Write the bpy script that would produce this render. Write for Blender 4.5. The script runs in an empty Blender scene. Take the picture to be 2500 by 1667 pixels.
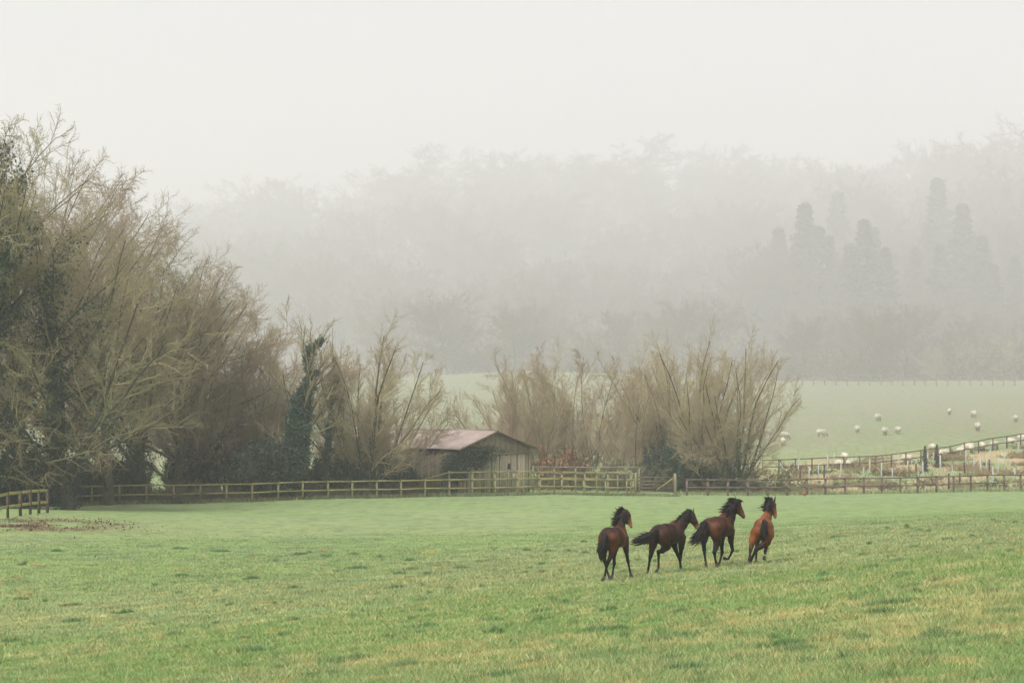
import bpy, math, random
import numpy as np

# ------------------------------------------------------------------ camera, sky, sun, exposure
FPX, CX, HV, CAMZ = 5900.0, 1250.0, 975.0, 6.0      # focal length in photo pixels, centre column, horizon row, eye height
S = bpy.context.scene
COL = S.collection
cam_d = bpy.data.cameras.new("camera"); cam = bpy.data.objects.new("camera", cam_d); COL.objects.link(cam)
cam.location = (0, 0, CAMZ); cam.rotation_euler = (math.radians(90), 0, 0)
cam_d.sensor_width = 36; cam_d.lens = FPX/2500*36; cam_d.shift_y = (HV-833.5)/2500
cam_d.clip_start = 0.5; cam_d.clip_end = 4000
S.camera = cam
SUN_EL, SUN_AZ = 56, 215                              # overcast: a very soft high sun behind the camera
w = bpy.data.worlds.new("World"); S.world = w; w.use_nodes = True
nt = w.node_tree; nt.nodes.clear()
sky = nt.nodes.new("ShaderNodeTexSky"); sky.sky_type = 'NISHITA'; sky.sun_disc = False
sky.sun_elevation = math.radians(SUN_EL); sky.sun_rotation = math.radians(SUN_AZ)
sky.air_density = 1.0; sky.dust_density = 6.0; sky.ozone_density = 1.0
hs = nt.nodes.new("ShaderNodeHueSaturation"); hs.inputs["Saturation"].default_value = 0.03
bg = nt.nodes.new("ShaderNodeBackground"); bg.inputs["Strength"].default_value = 0.1
ow = nt.nodes.new("ShaderNodeOutputWorld")
tn = nt.nodes.new("ShaderNodeMix"); tn.data_type = 'RGBA'; tn.blend_type = 'MULTIPLY'; tn.inputs[0].default_value = 1; tn.inputs[7].default_value = (.985, .982, 1.085, 1)
nt.links.new(sky.outputs[0], hs.inputs["Color"]); nt.links.new(hs.outputs[0], tn.inputs[6]); nt.links.new(tn.outputs[2], bg.inputs[0]); nt.links.new(bg.outputs[0], ow.inputs[0])
sl = bpy.data.lights.new("sun", 'SUN'); sl.energy = 1.05; sl.angle = math.radians(25); sl.color = (1, .97, .93)
so = bpy.data.objects.new("sun", sl); COL.objects.link(so)
so.rotation_euler = (math.radians(90-SUN_EL), 0, math.radians(-35))
S.view_settings.view_transform = 'Standard'; S.view_settings.look = 'None'; S.view_settings.gamma = 1
S.view_settings.exposure = 0.98
S.render.engine = 'CYCLES'
cy = S.cycles
cy.use_denoising = True; cy.max_bounces = 6; cy.diffuse_bounces = 2; cy.glossy_bounces = 2; cy.volume_bounces = 2
cy.transparent_max_bounces = 8

# ------------------------------------------------------------------ small helpers
RNG = np.random.default_rng(7)
def tag(o, label=None, cat=None, group=None, kind=None):
    if label: o["label"] = label
    if cat: o["category"] = cat
    if group: o["group"] = group
    if kind: o["kind"] = kind
    return o
def empty(name, loc=(0, 0, 0)):
    o = bpy.data.objects.new(name, None); o.location = loc; o.empty_display_size = .2; COL.objects.link(o); return o
def mesh_obj(name, V, F, mat, parent=None, loc=(0, 0, 0), col=None, smooth=False, data_only=False):
    """V (n,3); F list of index arrays, each (m,3) or (m,4)"""
    me = bpy.data.meshes.new(name)
    V = np.asarray(V, np.float32).reshape(-1, 3)
    if not isinstance(F, list) or isinstance(F[0], tuple): F = [F]
    F = [np.asarray(f, np.int32) for f in F if len(f)]
    me.vertices.add(len(V)); me.vertices.foreach_set("co", V.ravel())
    nl = sum(f.size for f in F); npoly = sum(len(f) for f in F)
    me.loops.add(nl); me.polygons.add(npoly)
    me.loops.foreach_set("vertex_index", np.concatenate([f.ravel() for f in F]))
    tot = np.concatenate([np.full(len(f), f.shape[1], np.int32) for f in F])
    st = np.concatenate([[0], np.cumsum(tot)[:-1]]).astype(np.int32)
    me.polygons.foreach_set("loop_start", st)
    if smooth: me.polygons.foreach_set("use_smooth", np.ones(npoly, bool))
    if col is not None:
        a = me.color_attributes.new("col", 'FLOAT_COLOR', 'POINT')
        c = np.ones((len(V), 4), np.float32); c[:, :3] = col
        a.data.foreach_set("color", c.ravel())
    me.update(calc_edges=True); me.materials.append(mat)
    if data_only: return me
    o = bpy.data.objects.new(name, me); COL.objects.link(o)
    if parent is not None: o.parent = parent
    o.location = loc
    return o
def copy_thing(o, loc, rotz=0., scale=(1, 1, 1)):
    c = o.copy(); COL.objects.link(c); c.location = loc; c.rotation_euler = (0, 0, rotz); c.scale = scale
    for ch in o.children:
        d = ch.copy(); COL.objects.link(d); d.parent = c
        for g in ch.children:
            e = g.copy(); COL.objects.link(e); e.parent = d
    return c
class MB:
    """collects boxes, tubes and quads for ONE mesh"""
    def __init__(s): s.V = []; s.Q = []; s.T = []; s.n = 0
    def add(s, V, Q=None, T=None):
        V = np.asarray(V, float).reshape(-1, 3)
        if Q is not None and len(Q): s.Q.append(np.asarray(Q)+s.n)
        if T is not None and len(T): s.T.append(np.asarray(T)+s.n)
        s.V.append(V); s.n += len(V); return s
    def beam(s, a, b, w_, h_, side=None, bev=0.0):
        """rectangular bar from a to b, width w_ along side, height h_ across"""
        a = np.array(a, float); b = np.array(b, float); d = b-a; L = np.linalg.norm(d); d /= L
        up = np.array([0, 0, 1.]) if abs(d[2]) < .9 else np.array([0, 1., 0])
        sd = np.cross(d, up) if side is None else np.array(side, float)
        sd /= np.linalg.norm(sd); u2 = np.cross(sd, d)
        c = bev
        prof = [(-w_/2+c, -h_/2), (w_/2-c, -h_/2), (w_/2, -h_/2+c), (w_/2, h_/2-c), (w_/2-c, h_/2), (-w_/2+c, h_/2), (-w_/2, h_/2-c), (-w_/2, -h_/2+c)] if c else \
               [(-w_/2, -h_/2), (w_/2, -h_/2), (w_/2, h_/2), (-w_/2, h_/2)]
        n = len(prof)
        V = [p+sd*x+u2*y for p in (a, b) for x, y in prof]
        Q = [(i, (i+1) % n, n+(i+1) % n, n+i) for i in range(n)]
        if n == 4: Q += [(3, 2, 1, 0), (4, 5, 6, 7)]; s.add(V, Q)
        else:
            V += [a, b]; T = [(2*n, (i+1) % n, i) for i in range(n)]+[(2*n+1, n+i, n+(i+1) % n) for i in range(n)]
            s.add(V, Q, T)
        return s
    def tubes(s, P, R, k=3):
        V, Q = tubes(P, R, k); return s.add(V, Q)
    def build(s, name, mat, parent=None, **kw):
        return mesh_obj(name, np.concatenate(s.V), [np.concatenate(s.Q) if s.Q else [], np.concatenate(s.T) if s.T else []], mat, parent, **kw)
def unit(a): return a/np.maximum(np.linalg.norm(a, axis=-1, keepdims=True), 1e-9)
def tubes(P, R, k=3):
    P = np.asarray(P, float); R = np.asarray(R, float); n, m, _ = P.shape
    T = np.empty_like(P); T[:, 1:-1] = P[:, 2:]-P[:, :-2]; T[:, 0] = P[:, 1]-P[:, 0]; T[:, -1] = P[:, -1]-P[:, -2]; T = unit(T)
    ref = np.where(np.abs(T[:, :1, 2:3]) > .8, np.array([[[1., 0, 0]]]), np.array([[[0, 0, 1.]]]))
    A = unit(np.cross(T, np.broadcast_to(ref, T.shape))); B = np.cross(T, A)
    th = np.arange(k)*2*np.pi/k
    V = P[:, :, None]+R[:, :, None, None]*(A[:, :, None]*np.cos(th)[None, None, :, None]+B[:, :, None]*np.sin(th)[None, None, :, None])
    idx = np.arange(n*m*k).reshape(n, m, k)
    a = idx[:, :-1]; b = np.roll(a, -1, 2); d = idx[:, 1:]; c = np.roll(d, -1, 2)
    return V.reshape(-1, 3), np.stack([a, b, c, d], -1).reshape(-1, 4)
def smoothstep(a, b, x):
    t = np.clip((x-a)/(b-a), 0, 1); return t*t*(3-2*t)
# value noise
_NT = RNG.random((256, 256)).astype(np.float64)
def vnoise(x, y):
    xi = np.floor(x).astype(int); yi = np.floor(y).astype(int); fx = x-xi; fy = y-yi
    fx = fx*fx*(3-2*fx); fy = fy*fy*(3-2*fy)
    g = lambda i, j: _NT[i & 255, j & 255]
    return (g(xi, yi)*(1-fx)+g(xi+1, yi)*fx)*(1-fy)+(g(xi, yi+1)*(1-fx)+g(xi+1, yi+1)*fx)*fy
def fbm(x, y, sc, oct=4, seed=0):
    x = np.asarray(x, float)/sc+seed*17.3; y = np.asarray(y, float)/sc+seed*9.1; a = .5; t = 0; s_ = 0
    for _ in range(oct):
        t = t+a*vnoise(x, y); s_ += a; a *= .5; x = x*2.03+5.1; y = y*1.97+3.7
    return t/s_

# ------------------------------------------------------------------ terrain
TD = np.array([0, 30, 45, 66, 90, 120, 150, 167, 185, 215, 260, 320, 432, 500, 650, 720, 950.])
TS = np.array([-.212, -.106, 0, .106, .212])
TZ = np.array([
 [4.3, 4.3, 4.3, 4.3, 4.3],
 [1.9, 2.12, 2.38, 2.7, 3.0],
 [.8, 1.28, 1.75, 2.25, 2.75],
 [.02, .5, .98, 1.5, 2.05],
 [.1, .2, .45, .9, 1.5],
 [.25, -.1, -.1, .1, .55],
 [-.6, -.6, -.55, -.5, -.2],
 [-.7, -.7, -.7, -.8, -.5],
 [-.8, -.85, -.95, -1.2, -.85],
 [-1, -1, -.8, -.45, .3],
 [.5, .8, 1.5, 2.4, 3.8],
 [5, 6.5, 8.6, 7.8, 8.0],
 [9, 11, 13.5, 13.5, 14],
 [19, 25, 30, 31, 33],
 [33, 41, 49, 54, 59],
 [35, 43, 51, 56, 62],
 [30, 38, 45, 50, 55]])
def _hermite(xs, Y, x):
    """Y (n,...) sampled at xs; x flat -> values with column blending done by the caller"""
    m = np.empty_like(Y); h = np.diff(xs)[:, None]; dl = np.diff(Y, axis=0)/h
    m[1:-1] = np.where(dl[:-1]*dl[1:] > 0, (dl[:-1]*h[1:]+dl[1:]*h[:-1])/(h[1:]+h[:-1]), (dl[:-1]*h[1:]+dl[1:]*h[:-1])/(h[1:]+h[:-1])*.5)
    m[0] = dl[0]; m[-1] = dl[-1]
    i = np.clip(np.searchsorted(xs, x)-1, 0, len(xs)-2); hh = (xs[i+1]-xs[i])[:, None]; t = ((x-xs[i]))[:, None]/hh
    return (2*t**3-3*t**2+1)*Y[i]+(t**3-2*t**2+t)*hh*m[i]+(-2*t**3+3*t**2)*Y[i+1]+(t**3-t**2)*hh*m[i+1]
def zt(x, y):
    x, y = np.broadcast_arrays(np.asarray(x, float), np.asarray(y, float)); sh = x.shape; x = x.ravel(); y = y.ravel()
    rows = _hermite(TD, TZ, np.clip(y, 0, 950))                    # (n,5)
    s = np.clip(x/np.maximum(y, 30), -.212, .212); f = (s+.212)/.106
    i = np.clip(np.floor(f).astype(int), 0, 3); t = f-i
    n = np.arange(len(x)); a = rows[n, np.maximum(i-1, 0)]; b = rows[n, i]; c = rows[n, i+1]; d = rows[n, np.minimum(i+2, 4)]
    z = b+.5*t*(c-a+t*(2*a-5*b+4*c-d+t*(3*(b-c)+d-a)))
    z = z+(fbm(x, y, 9, 3, 1)-.5)*.22*smoothstep(15, 50, y)
    near = 1-smoothstep(70, 140, y)
    z = z+(fbm(x, y, 1.1, 3, 2)-.5)*.10*near
    z = z+(fbm(x, y, 40, 3, 3)-.5)*3.0*smoothstep(350, 460, y)
    return z.reshape(sh)
def Z(x, y): return float(zt(x, y))
def upt(u, D, z=None, dz=0.):
    """the ground point that stands D metres away in photo column u"""
    x = (u-CX)/FPX*D
    return np.array([x, D, (Z(x, D) if z is None else z)+dz])
def ray(u, v, D): return np.array([(u-CX)/FPX*D, D, CAMZ-(v-HV)/FPX*D])
def rowof(p): return HV+(CAMZ-p[2])/p[1]*FPX
def hit(u, v, d0=25., d1=700.):
    D = np.arange(d0, d1, .25); x = (u-CX)/FPX*D; zr = CAMZ-(v-HV)/FPX*D
    k = np.nonzero(zr <= zt(x, D))[0]
    if not len(k): return upt(u, 320)
    return upt(u, float(D[k[0]]))

# base colours of the ground (plants and soil, as they are)
def gcol(x, y, sh=0):
    x = np.asarray(x, float); y = np.asarray(y, float)
    s = x/np.maximum(y, 30)
    n1 = fbm(x, y, 6., 4, 4); n2 = fbm(x, y, 1.1, 4, 5); n3 = fbm(x, y, .34, 3, 6); n4 = fbm(x, y, 22., 3, 8)
    g = np.array([.192, .262, .082]); dk = np.array([.10, .19, .075]); ye = np.array([.37, .345, .125]); pale = np.array([.25, .28, .12])
    c = np.ones(x.shape+(3,))*g
    c = c+(pale-c)*(smoothstep(.45, .65, n4)*.6)[..., None]
    c = c*(1-(1-smoothstep(45, 80, y))[..., None]*np.array([.10, .0, .12]))
    far = smoothstep(85, 190, y)
    kd = smoothstep(.42, .68, n2*.45+n1*.35+n3*.2)*.7*(1-.5*far); c = c+(dk-c)*kd[..., None]
    ky = (smoothstep(.49, .64, n3*.45+n2*.25+n1*.3)*.75*(1-.75*smoothstep(60, 100, y))); c = c+(ye-c)*ky[..., None]
    farm = np.array([.18, .235, .110]); c = c+(farm-c)*(far*.55)[..., None]
    sp = smoothstep(.60, .70, fbm(x, y, .8, 3, 13))*smoothstep(50, 75, y)*(1-smoothstep(150, 230, y)); c = c+(np.array([.11, .145, .065])-c)*(sp*.5)[..., None]
    hill = np.array([.235, .225, .125]); c = c+(hill-c)*(smoothstep(215, 250, y)*.75*smoothstep(.2, .7, n1+.15))[..., None]
    # rough dead growth in the planted strip behind the brown fence and under the near trees
    tan = np.array([.36, .27, .15])
    strip = smoothstep(183, 190, y)*(1-smoothstep(222+25*(s-.1), 228+25*(s-.1), y))*smoothstep(.06, .10, s)
    c = c+(tan-c)*(strip*smoothstep(.38, .62, fbm(x, y, 2.5, 3, 9)))[..., None]
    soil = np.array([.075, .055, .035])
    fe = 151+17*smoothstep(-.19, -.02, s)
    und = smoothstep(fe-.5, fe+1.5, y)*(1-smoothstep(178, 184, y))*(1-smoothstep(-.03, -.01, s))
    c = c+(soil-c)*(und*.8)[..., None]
    # leaf litter in the near left corner
    ll = np.exp(-(((x+22.4)/4.0)**2+((y-111)/5.5)**2))*smoothstep(.36, .62, fbm(x, y, 2.2, 4, 11)+.06)
    c = c+(np.array([.12, .058, .035])-c)*np.clip(ll*1.0, 0, 1)[..., None]
    # woodland floor
    we = woodedge(s)
    c = c+(np.array([.11, .085, .055])-c)*smoothstep(we-2, we+6, y)[..., None]
    return c
def woodedge(s): return np.interp(s, [-.21, -.10, -.03, .05, .10, .22], [470, 430, 350, 340, 333, 330])

# ------------------------------------------------------------------ materials
def mat(name, color=(.5, .5, .5), rough=.85, var=.15, scale=6., attr=False, bump=0., bscale=40., spec=.25, c2=None, stretch=None, transl=0.):
    m = bpy.data.materials.new(name); m.use_nodes = True; n = m.node_tree.nodes; l = m.node_tree.links
    p = n["Principled BSDF"]; p.inputs["Roughness"].default_value = rough; p.inputs["Specular IOR Level"].default_value = spec
    tc = n.new("ShaderNodeTexCoord"); vec = tc.outputs["Object"]
    if stretch:
        mp = n.new("ShaderNodeMapping"); mp.inputs["Scale"].default_value = stretch; l.new(vec, mp.inputs[0]); vec = mp.outputs[0]
    no = n.new("ShaderNodeTexNoise"); no.inputs["Scale"].default_value = scale; no.inputs["Detail"].default_value = 6; l.new(vec, no.inputs["Vector"])
    mr = n.new("ShaderNodeMapRange"); mr.inputs[1].default_value = .3; mr.inputs[2].default_value = .7
    l.new(no.outputs[0], mr.inputs[0])
    if c2 is not None:
        mr.inputs[3].default_value = 0; mr.inputs[4].default_value = 1
        mx = n.new("ShaderNodeMix"); mx.data_type = 'RGBA'; mx.inputs[6].default_value = (*color, 1); mx.inputs[7].default_value = (*c2, 1)
        l.new(mr.outputs[0], mx.inputs[0]); l.new(mx.outputs[2], p.inputs["Base Color"])
    else:
        mr.inputs[3].default_value = 1-var; mr.inputs[4].default_value = 1+var
        mx = n.new("ShaderNodeMix"); mx.data_type = 'RGBA'; mx.blend_type = 'MULTIPLY'; mx.inputs[0].default_value = 1
        if attr:
            at = n.new("ShaderNodeAttribute"); at.attribute_name = "col"; l.new(at.outputs[0], mx.inputs[6])
        else: mx.inputs[6].default_value = (*color, 1)
        l.new(mr.outputs[0], mx.inputs[7]); l.new(mx.outputs[2], p.inputs["Base Color"])
    if bump:
        n2 = n.new("ShaderNodeTexNoise"); n2.inputs["Scale"].default_value = bscale; n2.inputs["Detail"].default_value = 5; l.new(vec, n2.inputs["Vector"])
        b = n.new("ShaderNodeBump"); b.inputs["Distance"].default_value = bump; l.new(n2.outputs[0], b.inputs["Height"]); l.new(b.outputs[0], p.inputs["Normal"])
    return m
M = {}
M['ground'] = mat("turf", attr=True, var=.22, scale=1.7, bump=.05, bscale=3.0, spec=.1)
M['grass'] = mat("grass_blades", attr=True, var=.12, scale=3, spec=.2, rough=.7)
M['bark'] = mat("bark", (.055, .05, .032), scale=3, bump=.02, bscale=14, c2=(.10, .095, .05))
M['bark_mid'] = mat("young_bark", (.13, .11, .065), scale=3, c2=(.19, .165, .095))
M['bark_far'] = mat("far_bark", (.12, .09, .07), scale=.5, c2=(.17, .14, .105))
M['bark_dark'] = mat("ivy_stem_bark", (.05, .048, .03), scale=4, c2=(.10, .09, .055))
M['twig_olive'] = mat("twigs_olive", (.27, .225, .12), scale=.5, c2=(.35, .31, .155))
M['twig_brown'] = mat("twigs_brown", (.29, .215, .13), scale=.5, c2=(.37, .29, .175))
M['twig_tan'] = mat("twigs_tan", (.34, .26, .15), scale=.35, c2=(.40, .34, .18))
M['twig_far'] = mat("twigs_far", (.165, .115, .07), scale=.15, c2=(.225, .17, .098))
M['ivy'] = mat("ivy_leaves", (.016, .042, .028), scale=1.2, c2=(.045, .085, .040), rough=.55, spec=.35)
M['holly'] = mat("evergreen_leaves", (.025, .045, .028), scale=1.5, c2=(.055, .08, .045), rough=.5)
M['conifer'] = mat("conifer_needles", (.085, .092, .062), scale=.6, c2=(.13, .125, .085))
M['bramble'] = mat("brambles", (.13, .095, .055), scale=1.0, c2=(.12, .14, .06))
M['beech'] = mat("copper_leaves", (.24, .11, .055), scale=2, c2=(.30, .17, .09))
M['dead'] = mat("dead_stems", (.36, .25, .14), scale=1, c2=(.26, .25, .11))
M['rail'] = mat("lichened_rail", (.20, .18, .065), scale=5, c2=(.30, .27, .10), bump=.004, bscale=40)
M['post'] = mat("mossy_post", (.16, .155, .068), scale=5, c2=(.25, .225, .11), bump=.004, bscale=40)
M['dark_post'] = mat("creosoted_post", (.028, .026, .022), scale=4, c2=(.10, .065, .042))
M['brown_wood'] = mat("brown_fence_wood", (.085, .06, .045), scale=3, c2=(.17, .115, .085))
M['far_wood'] = mat("pale_fence_wood", (.42, .38, .27), scale=2, c2=(.52, .46, .34))
M['grey_wood'] = mat("grey_fence_wood", (.17, .15, .10), scale=3, c2=(.25, .22, .15))
M['tube'] = mat("tree_guard_plastic", (.30, .34, .275), var=.12, scale=3, rough=.5)
M['wool'] = mat("wool", attr=True, var=.08, scale=14, bump=.02, bscale=26, spec=.05)
M['coat'] = mat("horse_coat", attr=True, var=.5, scale=3.5, bump=.004, bscale=50, rough=.6, spec=.15)
M['hair'] = mat("horse_hair", (.005, .0055, .006), scale=8, c2=(.018, .012, .009), rough=.55, spec=.2)
M['hoof'] = mat("hoof_horn", (.022, .018, .015), scale=20, c2=(.06, .045, .035), rough=.6)
M['eye'] = mat("eye", (.01, .008, .006), rough=.15, spec=.5)

# ------------------------------------------------------------------ ground sheet
def build_ground():
    ys = [-60, -40, -25, -12, 0, 8, 14, 18]
    y = 20.
    while y < 960: ys.append(y); y += max(.22, (y-20)*.0085+.22) if y < 200 else max(1.8, y*.012)
    ys = np.array(ys+[960.])
    a = np.linspace(-.25, .25, 300); b = np.linspace(.25, 1.0, 24)[1:]; ss = np.concatenate([-b[::-1], a, b])
    Y, SS = np.meshgrid(ys, ss, indexing='ij'); W = np.maximum(Y, 40.)
    X = SS*W*(1+1.2*np.maximum(np.abs(SS)-.25, 0))
    Zz = zt(X, Y); V = np.stack([X, Y, Zz], -1).reshape(-1, 3)
    n, m = Y.shape; i = np.arange(n*m).reshape(n, m)
    F = np.stack([i[:-1, :-1], i[:-1, 1:], i[1:, 1:], i[1:, :-1]], -1).reshape(-1, 4)
    o = mesh_obj("ground", V, F, M['ground'], col=gcol(X, Y).reshape(-1, 3), smooth=True)
    tag(o, "green pasture running down to the fences and up the misty hillside", "field", kind="structure")
build_ground()

# ------------------------------------------------------------------ grass
def build_grass():
    r = np.random.default_rng(3)
    def blades(x, y, h, wd, c, lean):
        n = len(x); z = zt(x, y)
        th = r.random(n)*2*np.pi; la = r.random(n)*2*np.pi
        base = np.stack([x, y, z-.01], -1); sd = np.stack([np.cos(th), np.sin(th), np.zeros(n)], -1)*wd[:, None]/2
        tip = base+np.stack([np.cos(la)*lean*h, np.sin(la)*lean*h, h], -1)
        V = np.stack([base-sd, base+sd, tip], 1).reshape(-1, 3)
        return V, np.repeat(c, 3, axis=0)
    N = 1000000
    D = 21.5*(128/21.5)**r.random(N); s = (r.random(N)-.5)*.48
    x = s*D; c = gcol(x, D)
    n5 = fbm(x, D, .5, 3, 21)
    h = (.035+.05*r.random(N)+.05*smoothstep(.55, .8, n5))*(1+.3*r.random(N))*(1-.8*smoothstep(70, 126, D))
    fa = (1-.6*smoothstep(55, 115, D))[:, None]; c = c*(1+(.62*r.random((N, 1))-.30)*fa)
    dry = r.random(N) < (1-.75*smoothstep(55, 100, D))*(.06+.16*smoothstep(.5, .7, fbm(x, D, 2.2, 3, 5))); c[dry] = np.array([.46, .39, .17])*(.8+.5*r.random((dry.sum(), 1)))
    wd = (.007+.006*r.random(N))*(np.maximum(D, 26)/36)**.8
    A = blades(x, D, h, wd, c, .5+.7*r.random(N))
    # darker tussocks and straw tufts
    xs, ys_, hs_, cs = [], [], [], []
    for _ in range(520):
        d0 = 22*(95/22)**r.random(); s0 = (r.random()-.5)*.46; straw = r.random() < .45
        rad = (.05+.20*r.random()**3)*(1 if not straw else 1.1); k = int(260*rad/.2)
        a = r.random(k)*2*np.pi; q = rad*np.sqrt(r.random(k))
        xs.append(s0*d0+np.cos(a)*q*1.7); ys_.append(d0+np.sin(a)*q)
        hs_.append(((.11 if not straw else .06)+.05*r.random(k))*(1-.5*(q/rad)**2))
        cc = np.array([.10, .185, .065]) if not straw else np.array([.47, .36, .13])
        cs.append(cc*(.7+.6*r.random((k, 1)))*(.85+.3*r.random()))
    x2 = np.concatenate(xs); y2 = np.concatenate(ys_); h2 = np.concatenate(hs_); c2 = np.concatenate(cs)
    B = blades(x2, y2, h2, .011*np.ones(len(x2))*(y2/36)**.6, c2, .4+.5*r.random(len(x2)))
    V = np.concatenate([A[0], B[0]]); C = np.concatenate([A[1], B[1]])
    o = mesh_obj("grass", V, np.arange(len(V)).reshape(-1, 3), M['grass'], col=C)
    tag(o, "short pasture grass with straw-coloured tufts in the foreground", "grass", kind="stuff")
build_grass()

# ------------------------------------------------------------------ trees
def poly(st, d, L, r0, nseg, wander, up, r, taper=.75):
    n = len(st); P = np.empty((n, nseg+1, 3)); P[:, 0] = st; d = unit(d)
    for k in range(nseg):
        d = unit(d+r.normal(size=(n, 3))*wander+np.array([0, 0, up])); P[:, k+1] = P[:, k]+d*(L/nseg)[:, None]
    t = np.linspace(0, 1, nseg+1)[None]; R = r0[:, None]*(1-taper*t); return P, R
def kids(P, R, L, cnt, t0, t1, ang, lenf, rf, r, jit=.25, droop=0., tl=.55):
    n, m, _ = P.shape; pi = np.repeat(np.arange(n), cnt); N = len(pi)
    t = t0+(t1-t0)*((np.tile(np.arange(cnt), n)+r.random(N))/cnt); f = t*(m-1); i = np.clip(f.astype(int), 0, m-2); fr = (f-i)[:, None]
    st = P[pi, i]*(1-fr)+P[pi, i+1]*fr; T = unit(P[pi, i+1]-P[pi, i]); rr = (R[pi, i]*(1-fr[:, 0])+R[pi, i+1]*fr[:, 0])
    v = unit(np.cross(T, r.normal(size=(N, 3)))); a = (ang*(1+jit*r.normal(size=N)))[:, None]
    d = T*np.cos(a)+v*np.sin(a); d[:, 2] -= droop
    LL = L[pi]*lenf*(1-tl*t)*(.7+.6*r.random(N)); return st, d, LL, rr*rf
def twig_tree(r, trunks, levels, mins=.006):
    """trunks: (st,d,L,r0,nseg,wander,up). levels: dicts. returns list of (P,R)"""
    P, R = poly(*trunks, r); L = trunks[2]; out = [(P, R)]
    for q in levels:
        st, d, LL, rr = kids(P, R, L, q['n'], q.get('t0', .25), q.get('t1', 1.), q['a'], q['l'], q.get('r', .6), r, droop=q.get('droop', 0), tl=q.get('tl', .55))
        P, R = poly(st, d, LL, np.maximum(rr, q.get('min', mins)), q.get('s', 3), q.get('w', .12), q.get('up', .08), r, taper=q.get('tp', .6)); L = LL
        out.append((P, R))
    return out
def leafcloud(r, C, n, spread, size):
    """n small folded leaf faces scattered round the points C"""
    c = C[r.integers(0, len(C), n)]+r.normal(size=(n, 3))*spread
    a = unit(r.normal(size=(n, 3))); b = unit(np.cross(a, r.normal(size=(n, 3)))); s = size*(.6+.8*r.random((n, 1)))
    V = np.stack([c-a*s, c-b*s*.6, c+a*s, c+b*s*.6], 1).reshape(-1, 3); return V, np.arange(4*n).reshape(-1, 4)
def sample_poly(P, r, n, t0=0, t1=1):
    i = r.integers(0, len(P), n); t = (t0+(t1-t0)*r.random(n))*(P.shape[1]-1); k = np.clip(t.astype(int), 0, P.shape[1]-2); f = (t-k)[:, None]
    return P[i, k]*(1-f)+P[i, k+1]*f
def assemble(name, lv, tm, cm, ntrunk=2, sides=(7, 6, 5, 4, 3, 3), ivy=None, ivym=None):
    root = empty(name)
    a = MB(); [a.tubes(P, R, sides[i]) for i, (P, R) in enumerate(lv[:ntrunk])]
    a.build("trunk", M[tm], root, smooth=True)
    b = MB(); [b.tubes(P, R, 3 if i+ntrunk > 2 else 4) for i, (P, R) in enumerate(lv[ntrunk:])]
    b.build("crown", M[cm], root)
    if ivy is not None: mesh_obj("ivy", ivy[0], ivy[1], M[ivym or 'ivy'], root)
    return root
def arr(*a): return np.array(a, float)
def single(H, r0, lean=(0, 0), nseg=6, wander=.05, up=.1):
    return (arr([0, 0, -.3]), arr([lean[0], lean[1], 1]), arr(H), arr(r0), nseg, wander, up)
def stems(r, n, H, r0, spreadang, base=.35, nseg=5, wander=.06, up=.10):
    a = r.random(n)*2*np.pi; th = spreadang*np.sqrt(r.random(n)); st = np.stack([np.cos(a)*base*r.random(n), np.sin(a)*base*r.random(n), -.3*np.ones(n)], -1)
    d = np.stack([np.cos(a)*np.sin(th), np.sin(a)*np.sin(th), np.cos(th)], -1)
    return (st, d, H*(.7+.35*r.random(n)), r0*(.5+.7*r.random(n)), nseg, wander, up)

def crown_levels(r, st, L0, d0, r0, env, levels, up=.05, wander=.06, nseg=6):
    """boughs that fill an egg-shaped envelope env=(half width, centre height, half height); children outside it are dropped"""
    Rw, cz, Rz = env; sc = np.array([1/Rw, 1/Rw, 1/Rz]); c0 = np.array([0, 0, cz])
    P, R = poly(st, d0, L0, r0, nseg, wander, up, r); L = L0; out = [(P, R)]
    for q in levels:
        s2, d, LL, rr = kids(P, R, L, q['n'], q.get('t0', .25), q.get('t1', 1.), q['a'], q.get('l', .4), q.get('r', .6), r, tl=q.get('tl', .5), droop=q.get('droop', 0))
        if q.get('reach'):
            A = ((d*sc)**2).sum(1); B = (d*sc*((s2-c0)*sc)).sum(1); C = (((s2-c0)*sc)**2).sum(1)-1; disc = np.maximum(B*B-A*C, 0)
            t = (-B+np.sqrt(disc))/A; LL = np.clip(t, .6, 3*Rw)*q['reach']*(.7+.35*r.random(len(t))); ok = (C < .3) & (B*B-A*C > 0)
        else: ok = (((s2-c0)*sc)**2).sum(1) < 1.0+.12*r.random(len(s2))
        s2, d, LL, rr = s2[ok], d[ok], LL[ok], rr[ok]
        P, R = poly(s2, d, LL, np.maximum(rr, q.get('min', .008)), q.get('s', 3), q.get('w', .12), q.get('up', .05), r, taper=q.get('tp', .6)); L = LL
        out.append((P, R))
    return out
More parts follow.
